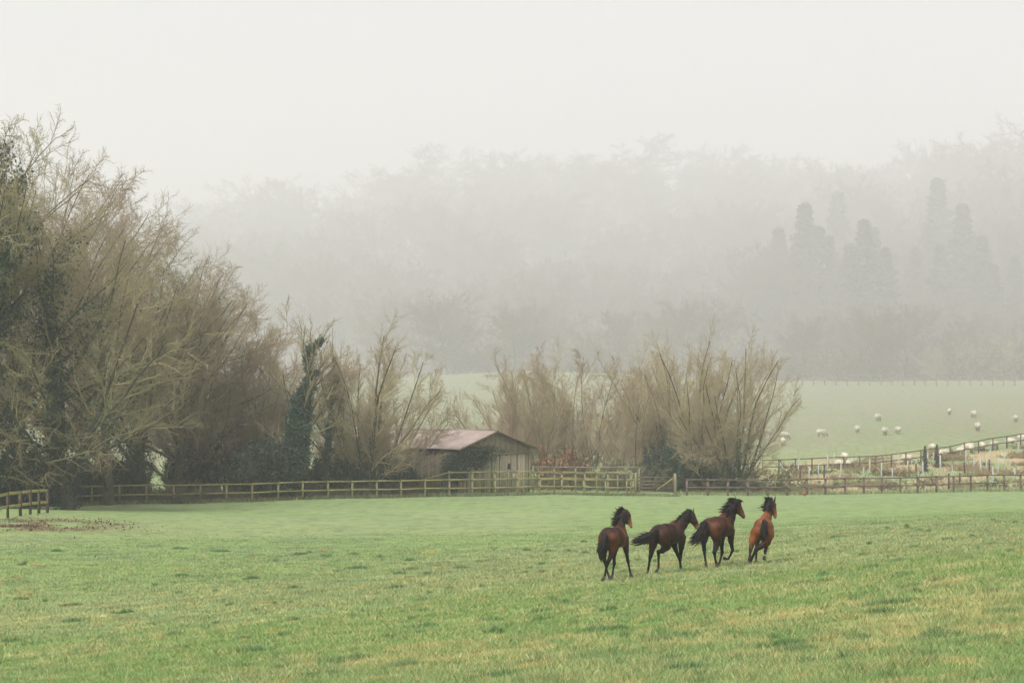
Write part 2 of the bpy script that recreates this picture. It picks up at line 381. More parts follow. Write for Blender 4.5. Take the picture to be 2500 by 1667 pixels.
def tree_spread(seed, H=16, cm='twig_olive', ivy=0, full=1.0, r0=.34, W=.50, low=.06, cz=.46):
    """a large spreading hedgerow tree, boughs from low down, fine dense twigs"""
    r = np.random.default_rng(seed); m = int
    lv = crown_levels(r, arr([0, 0, -.3]), arr(H*.74), arr([r.normal()*.05, r.normal()*.05, 1]), arr(r0), (H*W, H*cz, H*(1-cz)*1.02), [
        dict(n=28, t0=low, t1=.99, a=.90, r=.42, reach=.86, s=8, w=.09, up=.035, tp=.78),
        dict(n=11, t0=.15, a=.78, l=.44, r=.42, s=5, w=.14, up=.03, min=.016, tl=.5),
        dict(n=9, t0=.10, a=.72, l=.50, r=.5, s=4, w=.17, up=.02, min=.011, tl=.4),
        dict(n=m(6*full), t0=.08, a=.72, l=.55, r=.6, s=3, w=.18, up=.015, min=.0066, tl=.35)])
    iv = None
    if ivy:
        C = np.concatenate([sample_poly(lv[0][0], r, 3000, 0, .85), sample_poly(lv[1][0], r, 5000, 0, .55)]); iv = leafcloud(r, C, int(ivy*2.2), .28, .075)
    return assemble("hedgerow_tree", lv, 'bark', cm, 2, ivy=iv)
def tree_multi(seed, H=12, n=11, cm='twig_tan', ivy=0, ang=.70, W=.42, r0=.075, full=1., trunk=0, tm='bark_mid'):
    """a many-stemmed coppiced tree fanning up from the ground"""
    r = np.random.default_rng(seed); a = r.random(n)*2*np.pi; th = ang*np.sqrt((np.arange(n)+.5)/n); cz, Rz = H*.52, H*.50
    st = np.stack([np.cos(a)*.3*r.random(n), np.sin(a)*.3*r.random(n), -.3+trunk*r.random(n)], -1)
    d = np.stack([np.cos(a)*np.sin(th), np.sin(a)*np.sin(th), np.cos(th)], -1); L0 = H*(.86-.24*(th/ang)**2)*(.85+.2*r.random(n))
    lv = crown_levels(r, st, L0, d, r0*(.5+.7*r.random(n)), (H*W, cz, Rz), [
        dict(n=13, t0=.15, t1=.98, a=.58, l=.30, r=.5, s=6, w=.10, up=.03, min=.017, tl=.45),
        dict(n=9, t0=.1, a=.62, l=.52, r=.55, s=4, w=.15, up=.03, min=.011, tl=.4),
        dict(n=int(12*full), t0=.08, a=.68, l=.52, r=.6, s=3, w=.17, up=.02, min=.0068, tl=.35)], up=.01, wander=.10)
    iv = None
    if ivy:
        C = sample_poly(lv[0][0], r, 2500, 0, .40); iv = leafcloud(r, C, ivy, .14, .09)
    return assemble("coppiced_tree", lv, tm, cm, 1, sides=(6,), ivy=iv)
def tree_ivy(seed, H=12, cm='twig_olive', n_ivy=9000, column=.62, wid=.5, W=.24):
    """a tall thin tree whose trunk is a column of ivy with bare boughs above"""
    r = np.random.default_rng(seed)
    lv = crown_levels(r, arr([0, 0, -.3]), arr(H*.85), arr([r.normal()*.05, 0, 1]), arr(.2), (H*W, H*.62, H*.40), [
        dict(n=14, t0=.22, t1=1, a=.62, r=.5, reach=.95, s=7, w=.12, up=.06),
        dict(n=8, t0=.15, a=.55, l=.50, r=.5, s=5, w=.14, up=.04, min=.014),
        dict(n=8, t0=.12, a=.55, l=.55, r=.6, s=3, w=.14, up=.03, min=.008)])
    C = sample_poly(lv[0][0], r, 3000, 0, column); C = C+unit(r.normal(size=C.shape))*wid*(.4+.6*np.sin(np.clip(C[:, 2:3]/(H*.85*column), 0, 1)*2.6+.4))*r.random((len(C), 1))**.5
    D = sample_poly(lv[1][0], r, 600, 0, .3)
    return assemble("ivy_clad_tree", lv, 'bark_dark', cm, 2, ivy=leafcloud(r, np.concatenate([C, D]), n_ivy*2, .12, .075))
def tree_far(seed, H=22, cm='twig_far', W=.46):
    """a woodland beech seen from far off: broad domed crown"""
    r = np.random.default_rng(seed)
    lv = crown_levels(r, arr([0, 0, -.3]), arr(H*.7), arr([r.normal()*.04, 0, 1]), arr(.34), (H*W, H*.56, H*.44), [
        dict(n=30, t0=.25, t1=1, a=.90, r=.45, reach=.90, s=6, w=.07, up=.02),
        dict(n=9, t0=.15, a=.75, l=.42, r=.5, s=4, w=.13, up=.02, min=.045, tl=.45),
        dict(n=10, t0=.10, a=.72, l=.42, r=.6, s=3, w=.15, up=.01, min=.028, tl=.3),
        dict(n=9, t0=.1, a=.8, l=.42, r=.6, s=2, w=.15, up=.0, min=.019, tl=.3)])
    return assemble("woodland_tree", lv, 'bark_far', cm, 2, sides=(5, 4))
def conifer(seed, H=20, W=3.6, name="conifer", leaf=.22, n=22000):
    r = np.random.default_rng(seed); root = empty(name)
    P, R = poly(arr([0, 0, -.3]), arr([0, 0, 1]), arr(H), arr(H*.014), 6, .01, .1, r); MB().tubes(P, R, 6).build("trunk", M['bark_dark'], root)
    k = 340; t = np.sort(r.random(k)**.9); a = r.random(k)*2*np.pi
    st = np.stack([0*t, 0*t, H*(.04+.94*t)], -1); d = np.stack([np.cos(a), np.sin(a), -.1+.5*t], -1)
    L = W*(1-t)**1.1*(.3+.95*r.random(k)**1.3)+.05
    BP, BR = poly(st, d, L, .03*np.ones(k)+.02*(1-t), 4, .07, .03, r)
    pts = sample_poly(BP, r, n, .1, 1); V, Q = leafcloud(r, pts, n, .07*H/20+.04, leaf)
    b = MB(); b.tubes(BP, BR, 3); b.add(V, Q); b.build("crown", M['conifer'], root); return root
def bush(seed, W=1.6, H=1.5, twig='bramble', leaves=0, lm=None, name="bramble_bush", n=22, twr=.010, lsize=.06):
    r = np.random.default_rng(seed); root = empty(name)
    lv = twig_tree(r, stems(r, n, H*1.05, .018, 1.0, base=W*.45, nseg=4, wander=.14, up=.02), [
        dict(n=7, t0=.1, a=.7, l=.5, r=.7, s=3, w=.2, up=0, min=twr), dict(n=6, t0=.1, a=.8, l=.5, r=.8, s=2, w=.2, up=0, min=twr*.8), dict(n=3, t0=.1, a=.8, l=.6, r=.8, s=1, w=.2, up=0, min=twr*.7)])
    a = MB(); [a.tubes(P, R, 3) for P, R in lv]; a.build("stems", M[twig], root)
    if leaves:
        c = np.concatenate([sample_poly(P, r, 2000, .2, 1) for P, R in lv[1:]]); V, Q = leafcloud(r, c, leaves, .08, lsize); mesh_obj("foliage", V, Q, M[lm], root)
    return root
def height_of(root):
    h = 0.
    for c in root.children:
        z = _co(c)[:, 2]; h = max(h, float(np.quantile(z, .997)) if len(z) > 3000 else float(z.max()))
    return h
def _co(o):
    a = np.empty(len(o.data.vertices)*3, np.float32); o.data.vertices.foreach_get("co", a); return a.reshape(-1, 3)
_hc = {}
def place(root, u, D, vtop, label, cat="tree", group=None, rot=0., wide=1., first=False):
    """stands root (or a copy) in column u at distance D so that its top reaches row vtop"""
    key = root.name
    if key not in _hc: _hc[key] = height_of(root)
    p = upt(u, D); Ht = CAMZ-(vtop-HV)/FPX*D-p[2]; k = Ht/_hc[key]
    used = root.get("_used")
    if used: o = copy_thing(root, tuple(p), rot, (k*wide, k*wide, k))
    else:
        root["_used"] = 1; o = root; o.location = tuple(p); o.rotation_euler = (0, 0, rot); o.scale = (k*wide, k*wide, k)
    for kk in ("label", "group", "kind", "category"):
        if kk in o: del o[kk]
    tag(o, label, cat, group); return o

# ------------------------------------------------------------------ the trees of the left-hand row, the barn and the right-hand row
def build_trees():
    T = {}
    T['s1'] = tree_spread(11, cm='twig_olive', ivy=14000, full=1.0, W=.44)
    T['s2'] = tree_spread(12, cm='twig_brown', full=1.0)
    T['s3'] = tree_spread(13, cm='twig_olive', ivy=5000, full=.9)
    T['m1'] = tree_multi(21, cm='twig_tan', n=10)
    T['m2'] = tree_multi(22, cm='twig_brown', n=12, ang=.88, W=.52)
    T['m3'] = tree_multi(23, cm='twig_tan', n=14, ang=.66, ivy=1800, r0=.11, tm='bark')
    T['i1'] = tree_ivy(31, n_ivy=17000, wid=.85, column=.68, W=.32)
    T['i2'] = tree_ivy(32, cm='twig_brown', n_ivy=4200, column=.75, wid=.25)
    G1 = "bare trees of the left-hand row"; G2 = "bare trees of the right-hand row"
    # key, column, distance, top row, label, rot, wide
    L = [
     ('s1', -70, 134, 235, "tallest bare tree, dark with ivy, at the left edge behind the near fence", 0.4, .80),
     ('s2', 60, 144, 330, "tall brown-twigged bare tree behind the dark ivy-clad tree at the left edge", 2.1, .75),
     ('s3', 170, 139, 470, "spreading bare tree with ivied boughs reaching over the fence near the left corner", 4.0, 1.05),
     ('s2', 265, 152, 490, "dense bare tree whose pointed top stands right of the tall left-edge trees", 1.0, .85),
     ('s3', 345, 158, 560, "rounded olive-twigged bare tree in the middle of the left-hand slope of crowns", 2.6, .95),
     ('s2', 430, 163, 640, "mid-height bare tree leaning out over the long lichened fence", 5.2, .95),
     ('s1', 500, 168, 690, "ivied bare tree behind the mid-height leaning tree", 3.3, .75),
     ('m2', 560, 168, 740, "slender-stemmed bare tree at the right foot of the big left-hand crowns", .3, 1.0),
     ('m1', 640, 168, 820, "low thin bare tree just left of the big ivy column", 1.3, .8),
     ('i1', 722, 161.2, 765, "bare tree with the thickest column of dark ivy, left of the barn", 0.0, 1.0),
     ('i2', 798, 164, 790, "thin ivied tree standing between the ivy column and the fan-shaped tree", 2.2, .6),
     ('m3', 895, 166.5, 785, "fan-shaped many-stemmed bare tree in front of the barn roof", .8, .95),
     ('i2', 845, 166, 850, "short ivied stem beside the fan-shaped tree by the barn", 4.2, .5),
     ('m2', 945, 169, 880, "low bare tree spreading its boughs over the barn's pink roof", 2.8, .8),
     ('m2', 1235, 190, 900, "leftmost low spreading bare tree right behind the barn gable", 3.9, .72),
     ('m1', 1330, 192, 850, "brown upright bare tree behind the fence right of the barn", 5.0, .85),
     ('m2', 1455, 196, 850, "broad russet-twigged bare tree in the middle of the right-hand row", 1.9, .85),
     ('m1', 1540, 190, 900, "lower bare tree behind the dark evergreen bush", 2.4, .9),
     ('m3', 1640, 192, 830, "bare tree with fine upright twigs left of the two ivied trunks", 3.0, .8),
     ('m3', 1716, 187, 800, "tallest fan-shaped bare tree of the right-hand row with a forked ivied trunk", 5.5, .80),
     ('m3', 1795, 186, 818, "last fan-shaped bare tree of the right-hand row beside the sheep field", 1.1, .88),
    ]
    L += [('s2', 110, 156, 400, "brown-twigged tree filling the gap behind the tall dark one and the corner tree", 5.0, 1.0),
     ('s3', 430, 168, 600, "olive crown set back between the rounded tree and the leaning tree", .9, 1.0),
     ('m2', 590, 172, 800, "thin bare tree set back behind the right foot of the big crowns", 4.1, 1.1),
     ('m1', 1275, 198, 900, "low bare tree set back behind the first one right of the barn", .7, 1.0),
     ('m2', 1395, 200, 885, "thin russet tree set back between the brown upright and the broad russet one", 3.3, 1.0),
     ('m1', 1590, 199, 850, "tree set back behind the dark evergreen bush and the fine-twigged one", 4.4, 1.0)]
    for k, u, D, vt, lab, rot, wd in L:
        o = place(T[k], u, D, vt, lab, "tree", G1 if u < 1100 else G2, rot, wd)
    # hedge bottoms, brambles and evergreens under the rows
    B = {'b1': bush(41, 2.2, 1.1), 'b2': bush(42, 1.8, 1.3), 'h1': bush(43, 2.0, 2.0, 'bark_dark', 24000, 'holly', "evergreen_bush", lsize=.05),
         'c1': bush(44, 1.3, 1.4, 'bramble', 1500, 'beech', "copper_bush", lsize=.08)}
    r = np.random.default_rng(50)
    for j, u in enumerate(np.linspace(-30, 1030, 44)):
        u = u+r.normal()*6; D = 152.5+15*smoothstep(100, 1100, u)+r.random()*4
        hh = .55+1.0*r.random(); q = upt(u, D); vt = HV+(CAMZ-(q[2]+hh))/D*FPX
        place(B['b1' if j % 2 else 'b2'], u, D, vt, "low tangle of brown brambles under the left-hand trees behind the long fence", "bramble", "brambles under the left-hand trees", r.random()*6, 1.5)
    for u, D, vt, lab in [(210, 154, 1128, "black-green evergreen bush under the spreading tree near the left corner"),
                          (300, 157, 1120, "dark evergreen bush under the dense bare tree, second from the left corner"),
                          (120, 150, 1120, "dark evergreen bush behind the end of the near fence"),
                          (20, 141, 1090, "dark evergreen bush at the left edge behind the near fence"),
                          (470, 166, 1108, "evergreen bush under the left-hand slope of crowns, beyond the leaning tree"),
                          (650, 162, 1075, "dark rounded evergreen bush left of the ivy column"),
                          (745, 166, 1100, "evergreen bush at the foot of the ivy column"),
                          (880, 167, 1120, "evergreen bush against the barn's long side under the fan-shaped tree"),
                          (962, 169, 1120, "small evergreen bush against the barn wall left of the ramped rail"),
                          (1632, 187, 1084, "dark evergreen bush in the right-hand row behind the brown field gate"),
                          (1742, 188, 1128, "small evergreen bush between the two ivied trunks of the right-hand row")]:
        place(B['h1'], u, D, vt, lab, "evergreen bush", "evergreen bushes among the bare trees", u*.7, .70 if u < 1100 else .52)
    place(B['c1'], 1366, 189, 1088, "copper-leaved bush glowing orange behind the fence right of the barn", "bush", None, 0, .5)
    for u, D, vt, lab in [(1300, 186, 1140, "low brown thicket right behind the barn corner"), (1410, 189, 1120, "brown thicket right of the copper-leaved bush"),
                          (1490, 187, 1110, "russet thicket in the middle behind the double fence"), (1565, 187, 1120, "brown thicket behind the left half of the field gate"),
                          (1690, 189, 1135, "brown thicket left of the tallest fan-shaped tree's trunk"), (1760, 187, 1130, "thicket just right of the forked ivied trunk"),
                          (1845, 187, 1120, "reddish thicket at the right foot of the last fan-shaped tree")]:
        place(B['b2'], u, D, vt, lab, "thicket", "brown thickets under the right-hand trees", u, 1.25)
    for kk in list(T.values())+list(B.values()): kk.pop("_used", None)
    return T, B

def build_wood():
    F = [tree_far(61), tree_far(62), tree_far(63), tree_far(64, H=23)]
    r = np.random.default_rng(66); G = "bare trees of the misty hillside wood"
    def put(i, u, D, vt, lab, wide=1., grp=G): place(F[i % 4], u, D, vt, lab, "tree", grp, r.random()*6.28, wide)
    # the crowns one can tell apart on the skyline
    sky_ = [(500, 602, 480, "faintest domed tree on the skyline at the left of the hilltop", 1.3), (610, 582, 445, "domed bare tree on the skyline left of the narrow dark evergreen", 1.3),
            (690, 572, 432, "domed bare tree on the skyline just left of the narrow dark evergreen", 1.2),
            (830, 602, 480, "low bare tree in the dip of the skyline right of the narrow evergreen", 1.1), (930, 602, 418, "skyline tree on the left shoulder of the first great dome", 1.3),
            (1085, 572, 364, "first great domed tree of the skyline, left of centre", 1.75), (1230, 577, 366, "second domed skyline tree, at the centre", 1.25), (1360, 592, 375, "flat-topped skyline tree right of the centre", 1.35),
            (1480, 602, 395, "lower skyline tree in the gap before the tallest dome", 1.2), (1600, 562, 340, "tallest and broadest domed tree on the skyline, right of centre", 1.85),
            (1760, 592, 352, "thin open-crowned skyline tree with sky showing through, right of the tallest dome", 1.2), (1880, 582, 378, "rounded skyline tree between the open-crowned one and the conifers", 1.3),
            (2010, 582, 420, "small skyline tree above the tall conifers", 1.2), (2130, 572, 405, "skyline tree right of the tall conifers", 1.3), (2245, 562, 345, "thin upright skyline tree before the hill rises to the right", .9),
            (2330, 547, 385, "skyline tree at the foot of the right-hand rise", 1.2), (2420, 522, 335, "skyline tree climbing the right-hand rise", 1.4), (2520, 512, 290, "highest skyline tree at the right edge", 1.5)]
    for i, (u, D, vt, lab, wd) in enumerate(sky_): put(i, u, D, vt, lab, wd)
    pts = []; n = 0
    while len(pts) < 236 and n < 40000:
        n += 1; D = 335+(590-335)*r.random()**.85; s = -.225+.45*r.random()
        if D < woodedge(s)+3: continue
        x = s*D; md = 8.0+(D-330)*.012
        if any((x-a)**2+(D-b)**2 < md*md for a, b in pts): continue
        pts.append((x, D))
    for i, (x, D) in enumerate(pts):
        u = CX+x/D*FPX; hh = (9.5+6.5*smoothstep(335, 450, D))*(.85+.35*r.random()); q = Z(x, D)
        put(i, u, D, HV+(CAMZ-(q+hh))/D*FPX, "bare brown tree in the misty hillside wood below the skyline", 1.0+.25*r.random())
    for k in range(42):
        s = .088+.135*(k+r.random())/42; D = 392+95*r.random(); q = Z(s*D, D); hh = 17+6*r.random()+6*smoothstep(.17, .215, s)
        put(k, CX+s*FPX, D, HV+(CAMZ-(q+hh))/D*FPX, "tall bare brown tree standing among the conifers at the right of the misty wood", 1.1, "tall bare trees among the right-hand conifers")
    C = [conifer(71), conifer(72, W=3.8)]
    for j, (u, D, vt, lab) in enumerate([(1965, 398, 500, "first of the tall dark conifers in the mist, leftmost"), (2045, 450, 470, "tallest dark conifer in the mist, left of the right-hand pair"), (2110, 385, 540, "shorter conifer on the right flank of the tallest one"),
                          (2190, 457, 560, "conifer in the middle of the right-hand wood"), (2290, 427, 440, "tall conifer of the right-hand pair, its left one"), (2350, 400, 500, "blunt conifer between the right-hand pair and the edge"),
                          (2455, 460, 455, "dark conifer nearest the right edge"), (1925, 427, 610, "small conifer at the left foot of the tall ones")]):
        place(C[j % 2], u, D, vt, lab, "conifer", "dark conifers in the misty wood", j, 1.9)
    for k in range(20):
        u = 1900+600*(k+r.random()*.8)/20; D = 385+45*r.random(); q = Z((u-CX)/FPX*D, D)
        place(C[k % 2], u, D, HV+(CAMZ-(q+17+8*r.random()))/D*FPX, "dark conifer merging into the hazy mass at the right of the wood", "conifer", "lesser conifers of the right-hand wood", k*1.3, 1.9)
    place(C[0], 735, 575, 458, "narrow dark evergreen standing alone on the left part of the skyline", "conifer", None, 0, .75)
    Bq = [bush(81, 4.5, 4.5, 'twig_tan', name="hillside_scrub", n=26, twr=.035), bush(82, 5, 4, 'twig_far', name="hillside_scrub", n=24, twr=.04)]
    for j in range(44):
        s = .085+.14*r.random() if j < 30 else -.03+.12*r.random()
        D = woodedge(s)+3+r.random()*22; u = CX+s*FPX; q = Z(s*D, D)
        place(Bq[j % 2], u, D, HV+(CAMZ-(q+3+3.5*r.random()))/D*FPX, "pale twiggy scrub along the lower edge of the hillside wood", "scrub", "scrub along the wood's lower edge", r.random()*6, 1.2)
    for kk in F+C+Bq: kk.pop("_used", None)

# ------------------------------------------------------------------ fences
def fence(name, label, posts, h, rails, pm, rm, pw=.11, rw=.09, rt=.045, cat="fence", group=None, ends=(0, 0), hvar=.04, rail_rng=None, seed=1, toward=1):
    """posts [(u,D)] on the ground; rails = heights of the rails; each post and each rail is a part"""
    r = np.random.default_rng(seed); P = [upt(u, D) for u, D in posts]; o0 = P[len(P)//2].copy()
    root = empty(name, tuple(o0)); tag(root, label, cat, group)
    L = [p-o0 for p in P]
    for p in L:
        ln = r.normal(size=2)*.012; t = h*(1+hvar*r.normal()*.5)
        MB().beam(p+[0, 0, -.35], p+[ln[0], ln[1], t], pw*(.9+.2*r.random()), pw*(.9+.2*r.random()), side=(1, 0, 0), bev=.015).build("post", M[pm], root)
    for k, hr in enumerate(rails):
        m = MB(); a0, a1 = (0, len(L)) if not rail_rng or k not in rail_rng else rail_rng[k]
        pts = [p+np.array([0, -toward*(pw/2+rt/2+.004), hr+.012*r.normal()]) for p in L[a0:a1]]
        d = pts[1]-pts[0]; pts[0] = pts[0]-unit(d)*ends[0]; d = pts[-1]-pts[-2]; pts[-1] = pts[-1]+unit(d)*ends[1]
        for a, b in zip(pts[:-1], pts[1:]):
            q = unit(b-a); m.beam(a+q*.003, b-q*.003, rt, rw, bev=.008)
        m.build("rail", M[rm], root)
    return root
def build_fences():
    ua = [88, 155, 224, 291, 358, 424, 489, 553, 616, 679, 739, 801, 860, 920, 979, 1038, 1097, 1153, 1209, 1264, 1318, 1372, 1425, 1478, 1529]
    A = [(u, np.interp(u, [88, 155, 1097, 1318, 1545], [150, 151, 166, 170, 172])) for u in [25]+ua+[1546]]
    fence("post_and_rail_fence", "long lichened post-and-rail fence running across the field in front of the trees and barn", A, 1.22, (.60, 1.17), 'post', 'rail', pw=.125)
    # the higher fence behind it, ramping up beside the barn and ending at the gate
    Bf = [(1041, 168.5), (1097, 169.5), (1153, 170.5), (1209, 171.5), (1262, 172.5), (1316, 173.), (1372, 173.5), (1428, 174), (1484, 174), (1540, 174)]
    r0 = fence("raised_rail_fence", "pale rail fence standing higher behind the long fence, from the barn to the field gate", Bf[1:], 1.68, (1.08, 1.62), 'post', 'rail', pw=.13, seed=4)
    p0 = upt(1041, 168.5, dz=1.17); p1 = upt(1097, 169.3, dz=1.62); o0 = np.array(r0.location)
    MB().beam(p0-o0, p1-o0, .045, .10, bev=.008).build("sloping_rail", M['rail'], r0)
    Bb = [(u, 180.+.2*i) for i, u in enumerate(np.linspace(1302, 1560, 6))]
    fence("paddock_fence", "greyish top-railed fence behind the raised rail fence, right of the barn", Bb, 2.0, (1.5, 1.95), 'post', 'grey_wood', pw=.11, seed=5)
    # brown fence on the right
    uc = [1677, 1728, 1777, 1826, 1874, 1922, 1969, 2015.5, 2063, 2109, 2153, 2198, 2240.5, 2286, 2328, 2370, 2411, 2452, 2492, 2532]
    C = [(u, np.interp(u, [1660, 2500], [176, 181])) for u in uc]
    fence("brown_fence", "dark brown post-and-rail fence on the right below the sheep field, its lower rail ending early", C, 1.22, (.60, 1.17), 'brown_wood', 'brown_wood', pw=.15, rail_rng={0: (0, len(C)-2)}, seed=6)
    # middle fence that climbs to the right behind the young plantation
    ud = [1862, 1902, 1942, 1982, 2020, 2060, 2099, 2138, 2176, 2212, 2248, 2284, 2320, 2355, 2389, 2424, 2458, 2492, 2526]
    Df = [(u, np.interp(u, [1862, 2138, 2320, 2424, 2526], [213, 215, 222, 229, 234])) for u in ud]
    fence("sheep_field_fence", "thin brown fence climbing to the right between the young plantation and the sheep", Df, 1.2, (.55, 1.15), 'brown_wood', 'brown_wood', pw=.12, rw=.09, seed=7)
    ue = [1800+625/3.36+27.3*i for i in range(-1, 22)]
    E = [(u, np.interp(u, [1950, 2500], [322, 316])) for u in ue]
    fence("top_field_fence", "pale faint fence along the top of the sheep field against the wood", E, 1.5, (.75, 1.4), 'grey_wood', 'grey_wood', pw=.15, rw=.12, seed=8)
    Fn = [(-6, 115), (19, 118.2), (50, 120.5), (74, 122.6), (95, 124.8), (116, 127.3)]
    M['rail_moss'] = mat("mossy_yellow_rail", (.27, .26, .075), scale=5, c2=(.38, .35, .12), bump=.004)
    fence("corner_fence", "short near fence with mossy yellow rails on dark posts at the left edge", Fn, 1.24, (.56, 1.17), 'dark_post', 'rail_moss', pw=.13, rw=.14, rt=.05, ends=(3, .18), seed=9, toward=1)
    # the gate
    a = upt(1552, 175.0); b = upt(1648, 175.4); o0 = (a+b)/2; g = empty("field_gate", tuple(o0)); tag(g, "brown five-bar field gate with a diagonal brace between two pale posts", "gate")
    A_, B_ = a-o0, b-o0
    for p, hh, w_ in ((A_, 1.62, .15), (B_, 1.62, .19)):
        MB().beam(p+[0, 0, -.3], p+[0, 0, hh], w_, w_, side=(1, 0, 0), bev=.02).build("gate_post", M['post'], g)
    d = unit(B_-A_); A2, B2 = A_+d*.14, B_-d*.16; m = MB()
    for hr in (.30, .52, .76, 1.02, 1.30): m.beam(A2+[0, -.1, hr], B2+[0, -.1, hr], .035, .085, bev=.006)
    m.build("gate_bar", M['brown_wood'], g); m = MB()
    m.beam(A2+[0, -.145, .22], A2+[0, -.145, 1.45], .045, .09, side=(1, 0, 0)); m.beam(B2+[0, -.145, .22], B2+[0, -.145, 1.42], .045, .09, side=(1, 0, 0)); m.beam((A2+B2)/2+[0, -.145, .24], (A2+B2)/2+[0, -.145, 1.33], .04, .08, side=(1, 0, 0))
    m.build("stile", M['brown_wood'], g)
    MB().beam((A2+B2)/2+d*.05+[0, -.19, .34], B2+[0, -.19, 1.28], .035, .08).build("brace", M['rail'], g)
    # loose stakes in the plantation
    r = np.random.default_rng(12)
    for x6, yt, yb, lab in [(1735, 925, 1055, "thick dark stake just behind the brown fence, left one of two"), (1823, 922, 1040, "thick dark stake just behind the brown fence, right one of two"),
                            (712, 855, 960, "tall stake behind the left part of the brown fence"), (515, 880, 985, "leaning dark stake near the left end of the young plantation"),
                            (1464, 850, 920, "short dark stake left of the small conifers"), (1866, 830, 935, "stake in the plantation below the huddled sheep"), (2070, 810, 925, "leaning stake in the plantation near the right edge")]:
        u = 1800+x6/3.36; v = 880+yb/3.36; p = hit(u, v, 182, 240); hh = (yb-yt)/3.36/FPX*p[1]
        o = MB().beam((0, 0, -.3), (.03*r.normal(), 0, hh), .13, .13, side=(1, 0, 0), bev=.02).build("wooden_stake", M['dark_post'], None, loc=tuple(p)); tag(o, lab, "stake", "loose stakes in the plantation")
def build_plantation():
    r = np.random.default_rng(14)
    G = "young trees in pale tube guards"
    def sapling(seed):
        r_ = np.random.default_rng(seed); root = empty("guarded_sapling"); n = 14
        th = np.arange(n)*2*np.pi/n; V = []; 
        for rad in (.055, .049):
            for z_ in (-.05, 1.2): V += [(rad*math.cos(t), rad*math.sin(t), z_) for t in th]
        i = np.arange(n); j = (i+1) % n
        Q = np.concatenate([np.stack([i, j, n+j, n+i], -1), np.stack([2*n+j, 2*n+i, 3*n+i, 3*n+j], -1), np.stack([n+i, n+j, 3*n+j, 3*n+i], -1)])
        mesh_obj("tree_guard", V, Q, M['tube'], root)
        lv = twig_tree(r_, single(2.0, .016, (.05*r_.normal(), 0), 5, .06, .1), [dict(n=8, t0=.55, a=.5, l=.35, r=.6, s=3, w=.1, up=.1, min=.005)])
        m = MB(); [m.tubes(P, R, 4) for P, R in lv]; m.build("stem", M['twig_brown'], root); return root
    prot = [sapling(1), sapling(2), sapling(3)]; used = [0, 0, 0]
    spots = [(370, 820, 950), (498, 840, 930), (590, 925, 990), (665, 838, 950), (795, 810, 870), (850, 870, 960), (910, 800, 870), (1085, 825, 930), (1180, 910, 960), (1215, 795, 880),
             (1275, 890, 1010), (1290, 795, 850), (1325, 795, 870), (1485, 930, 1030), (1525, 903, 960), (1605, 790, 860), (1665, 760, 910), (1765, 860, 960), (1875, 740, 850), (2045, 840, 930),
             (2095, 905, 1010), (2190, 750, 860), (2235, 750, 930), (2275, 905, 1000), (2305, 700, 770), (430, 850, 930), (740, 830, 910), (985, 800, 860), (1040, 900, 985), (1395, 830, 930), (1560, 800, 880), (1940, 800, 900), (2000, 830, 940), (2140, 820, 930), (2080, 690, 790)]
    ORD = "first second third fourth fifth sixth seventh eighth ninth tenth eleventh twelfth thirteenth fourteenth fifteenth sixteenth seventeenth eighteenth nineteenth twentieth".split()
    ORD += ["twenty-"+q for q in ORD[:9]]+["thirtieth"]+["thirty-"+q for q in ORD[:9]]
    for k, (x6, yt, yb) in enumerate(sorted(spots)):
        u = 1800+x6/3.36; p = hit(u, 880+yb/3.36, 183, 232); s = 1.0+.12*r.normal(); i = k % 3
        # each keeps its own description: its neighbour along the strip
        band = "near the brown fence" if yb > 940 else "deep in the planted strip by the thin fence" if yb < 885 else "halfway across the planted strip"
        lab = f"{ORD[k]} sapling guard from the left, {band}"
        o = prot[i] if not used[i] else copy_thing(prot[i], (0, 0, 0)); used[i] = 1
        o.location = tuple(p); o.rotation_euler = (.03*r.normal(), .03*r.normal(), r.random()*6); o.scale = (s, s, s); tag(o, lab, "sapling", G)
    # two bushy little conifers
    c = conifer(91, H=3.6, W=.62, name="young_conifer", leaf=.09, n=2600)
    for x6, yt, yb, lab in [(1540, 702, 915, "small dark bushy conifer standing between the sheep and the brown fence"), (1638, 690, 880, "second small conifer, thinner, with a bare crooked top, right of the bushy one")]:
        u = 1800+x6/3.36; p = hit(u, 880+yb/3.36, 183, 236); place(c, u, float(p[1]), 880+yt/3.36, lab, "conifer", "young conifers in the plantation", x6, 1.0)
    c.pop("_used", None)
    # clumps of dead herbs
    d = [bush(92, .9, .6, 'dead', name="dead_herb_clump", n=30, twr=.010), bush(93, .7, .45, 'bramble', name="dead_herb_clump", n=26, twr=.010)]
    for k in range(70):
        s = .098+.125*r.random(); D = 184.5+(34+14*(s-.1)/.1)*r.random(); u = CX+s*FPX; q = Z(s*D, D)
        place(d[0 if r.random() < .7 else 1], u, D, HV+(CAMZ-(q+.3+.35*r.random()))/D*FPX, "straw-brown clump of dead herbs in the rough strip behind the brown fence", "dead plants", "dead herb clumps in the planted strip", r.random()*6, 1.5)
    for k in d: k.pop("_used", None)

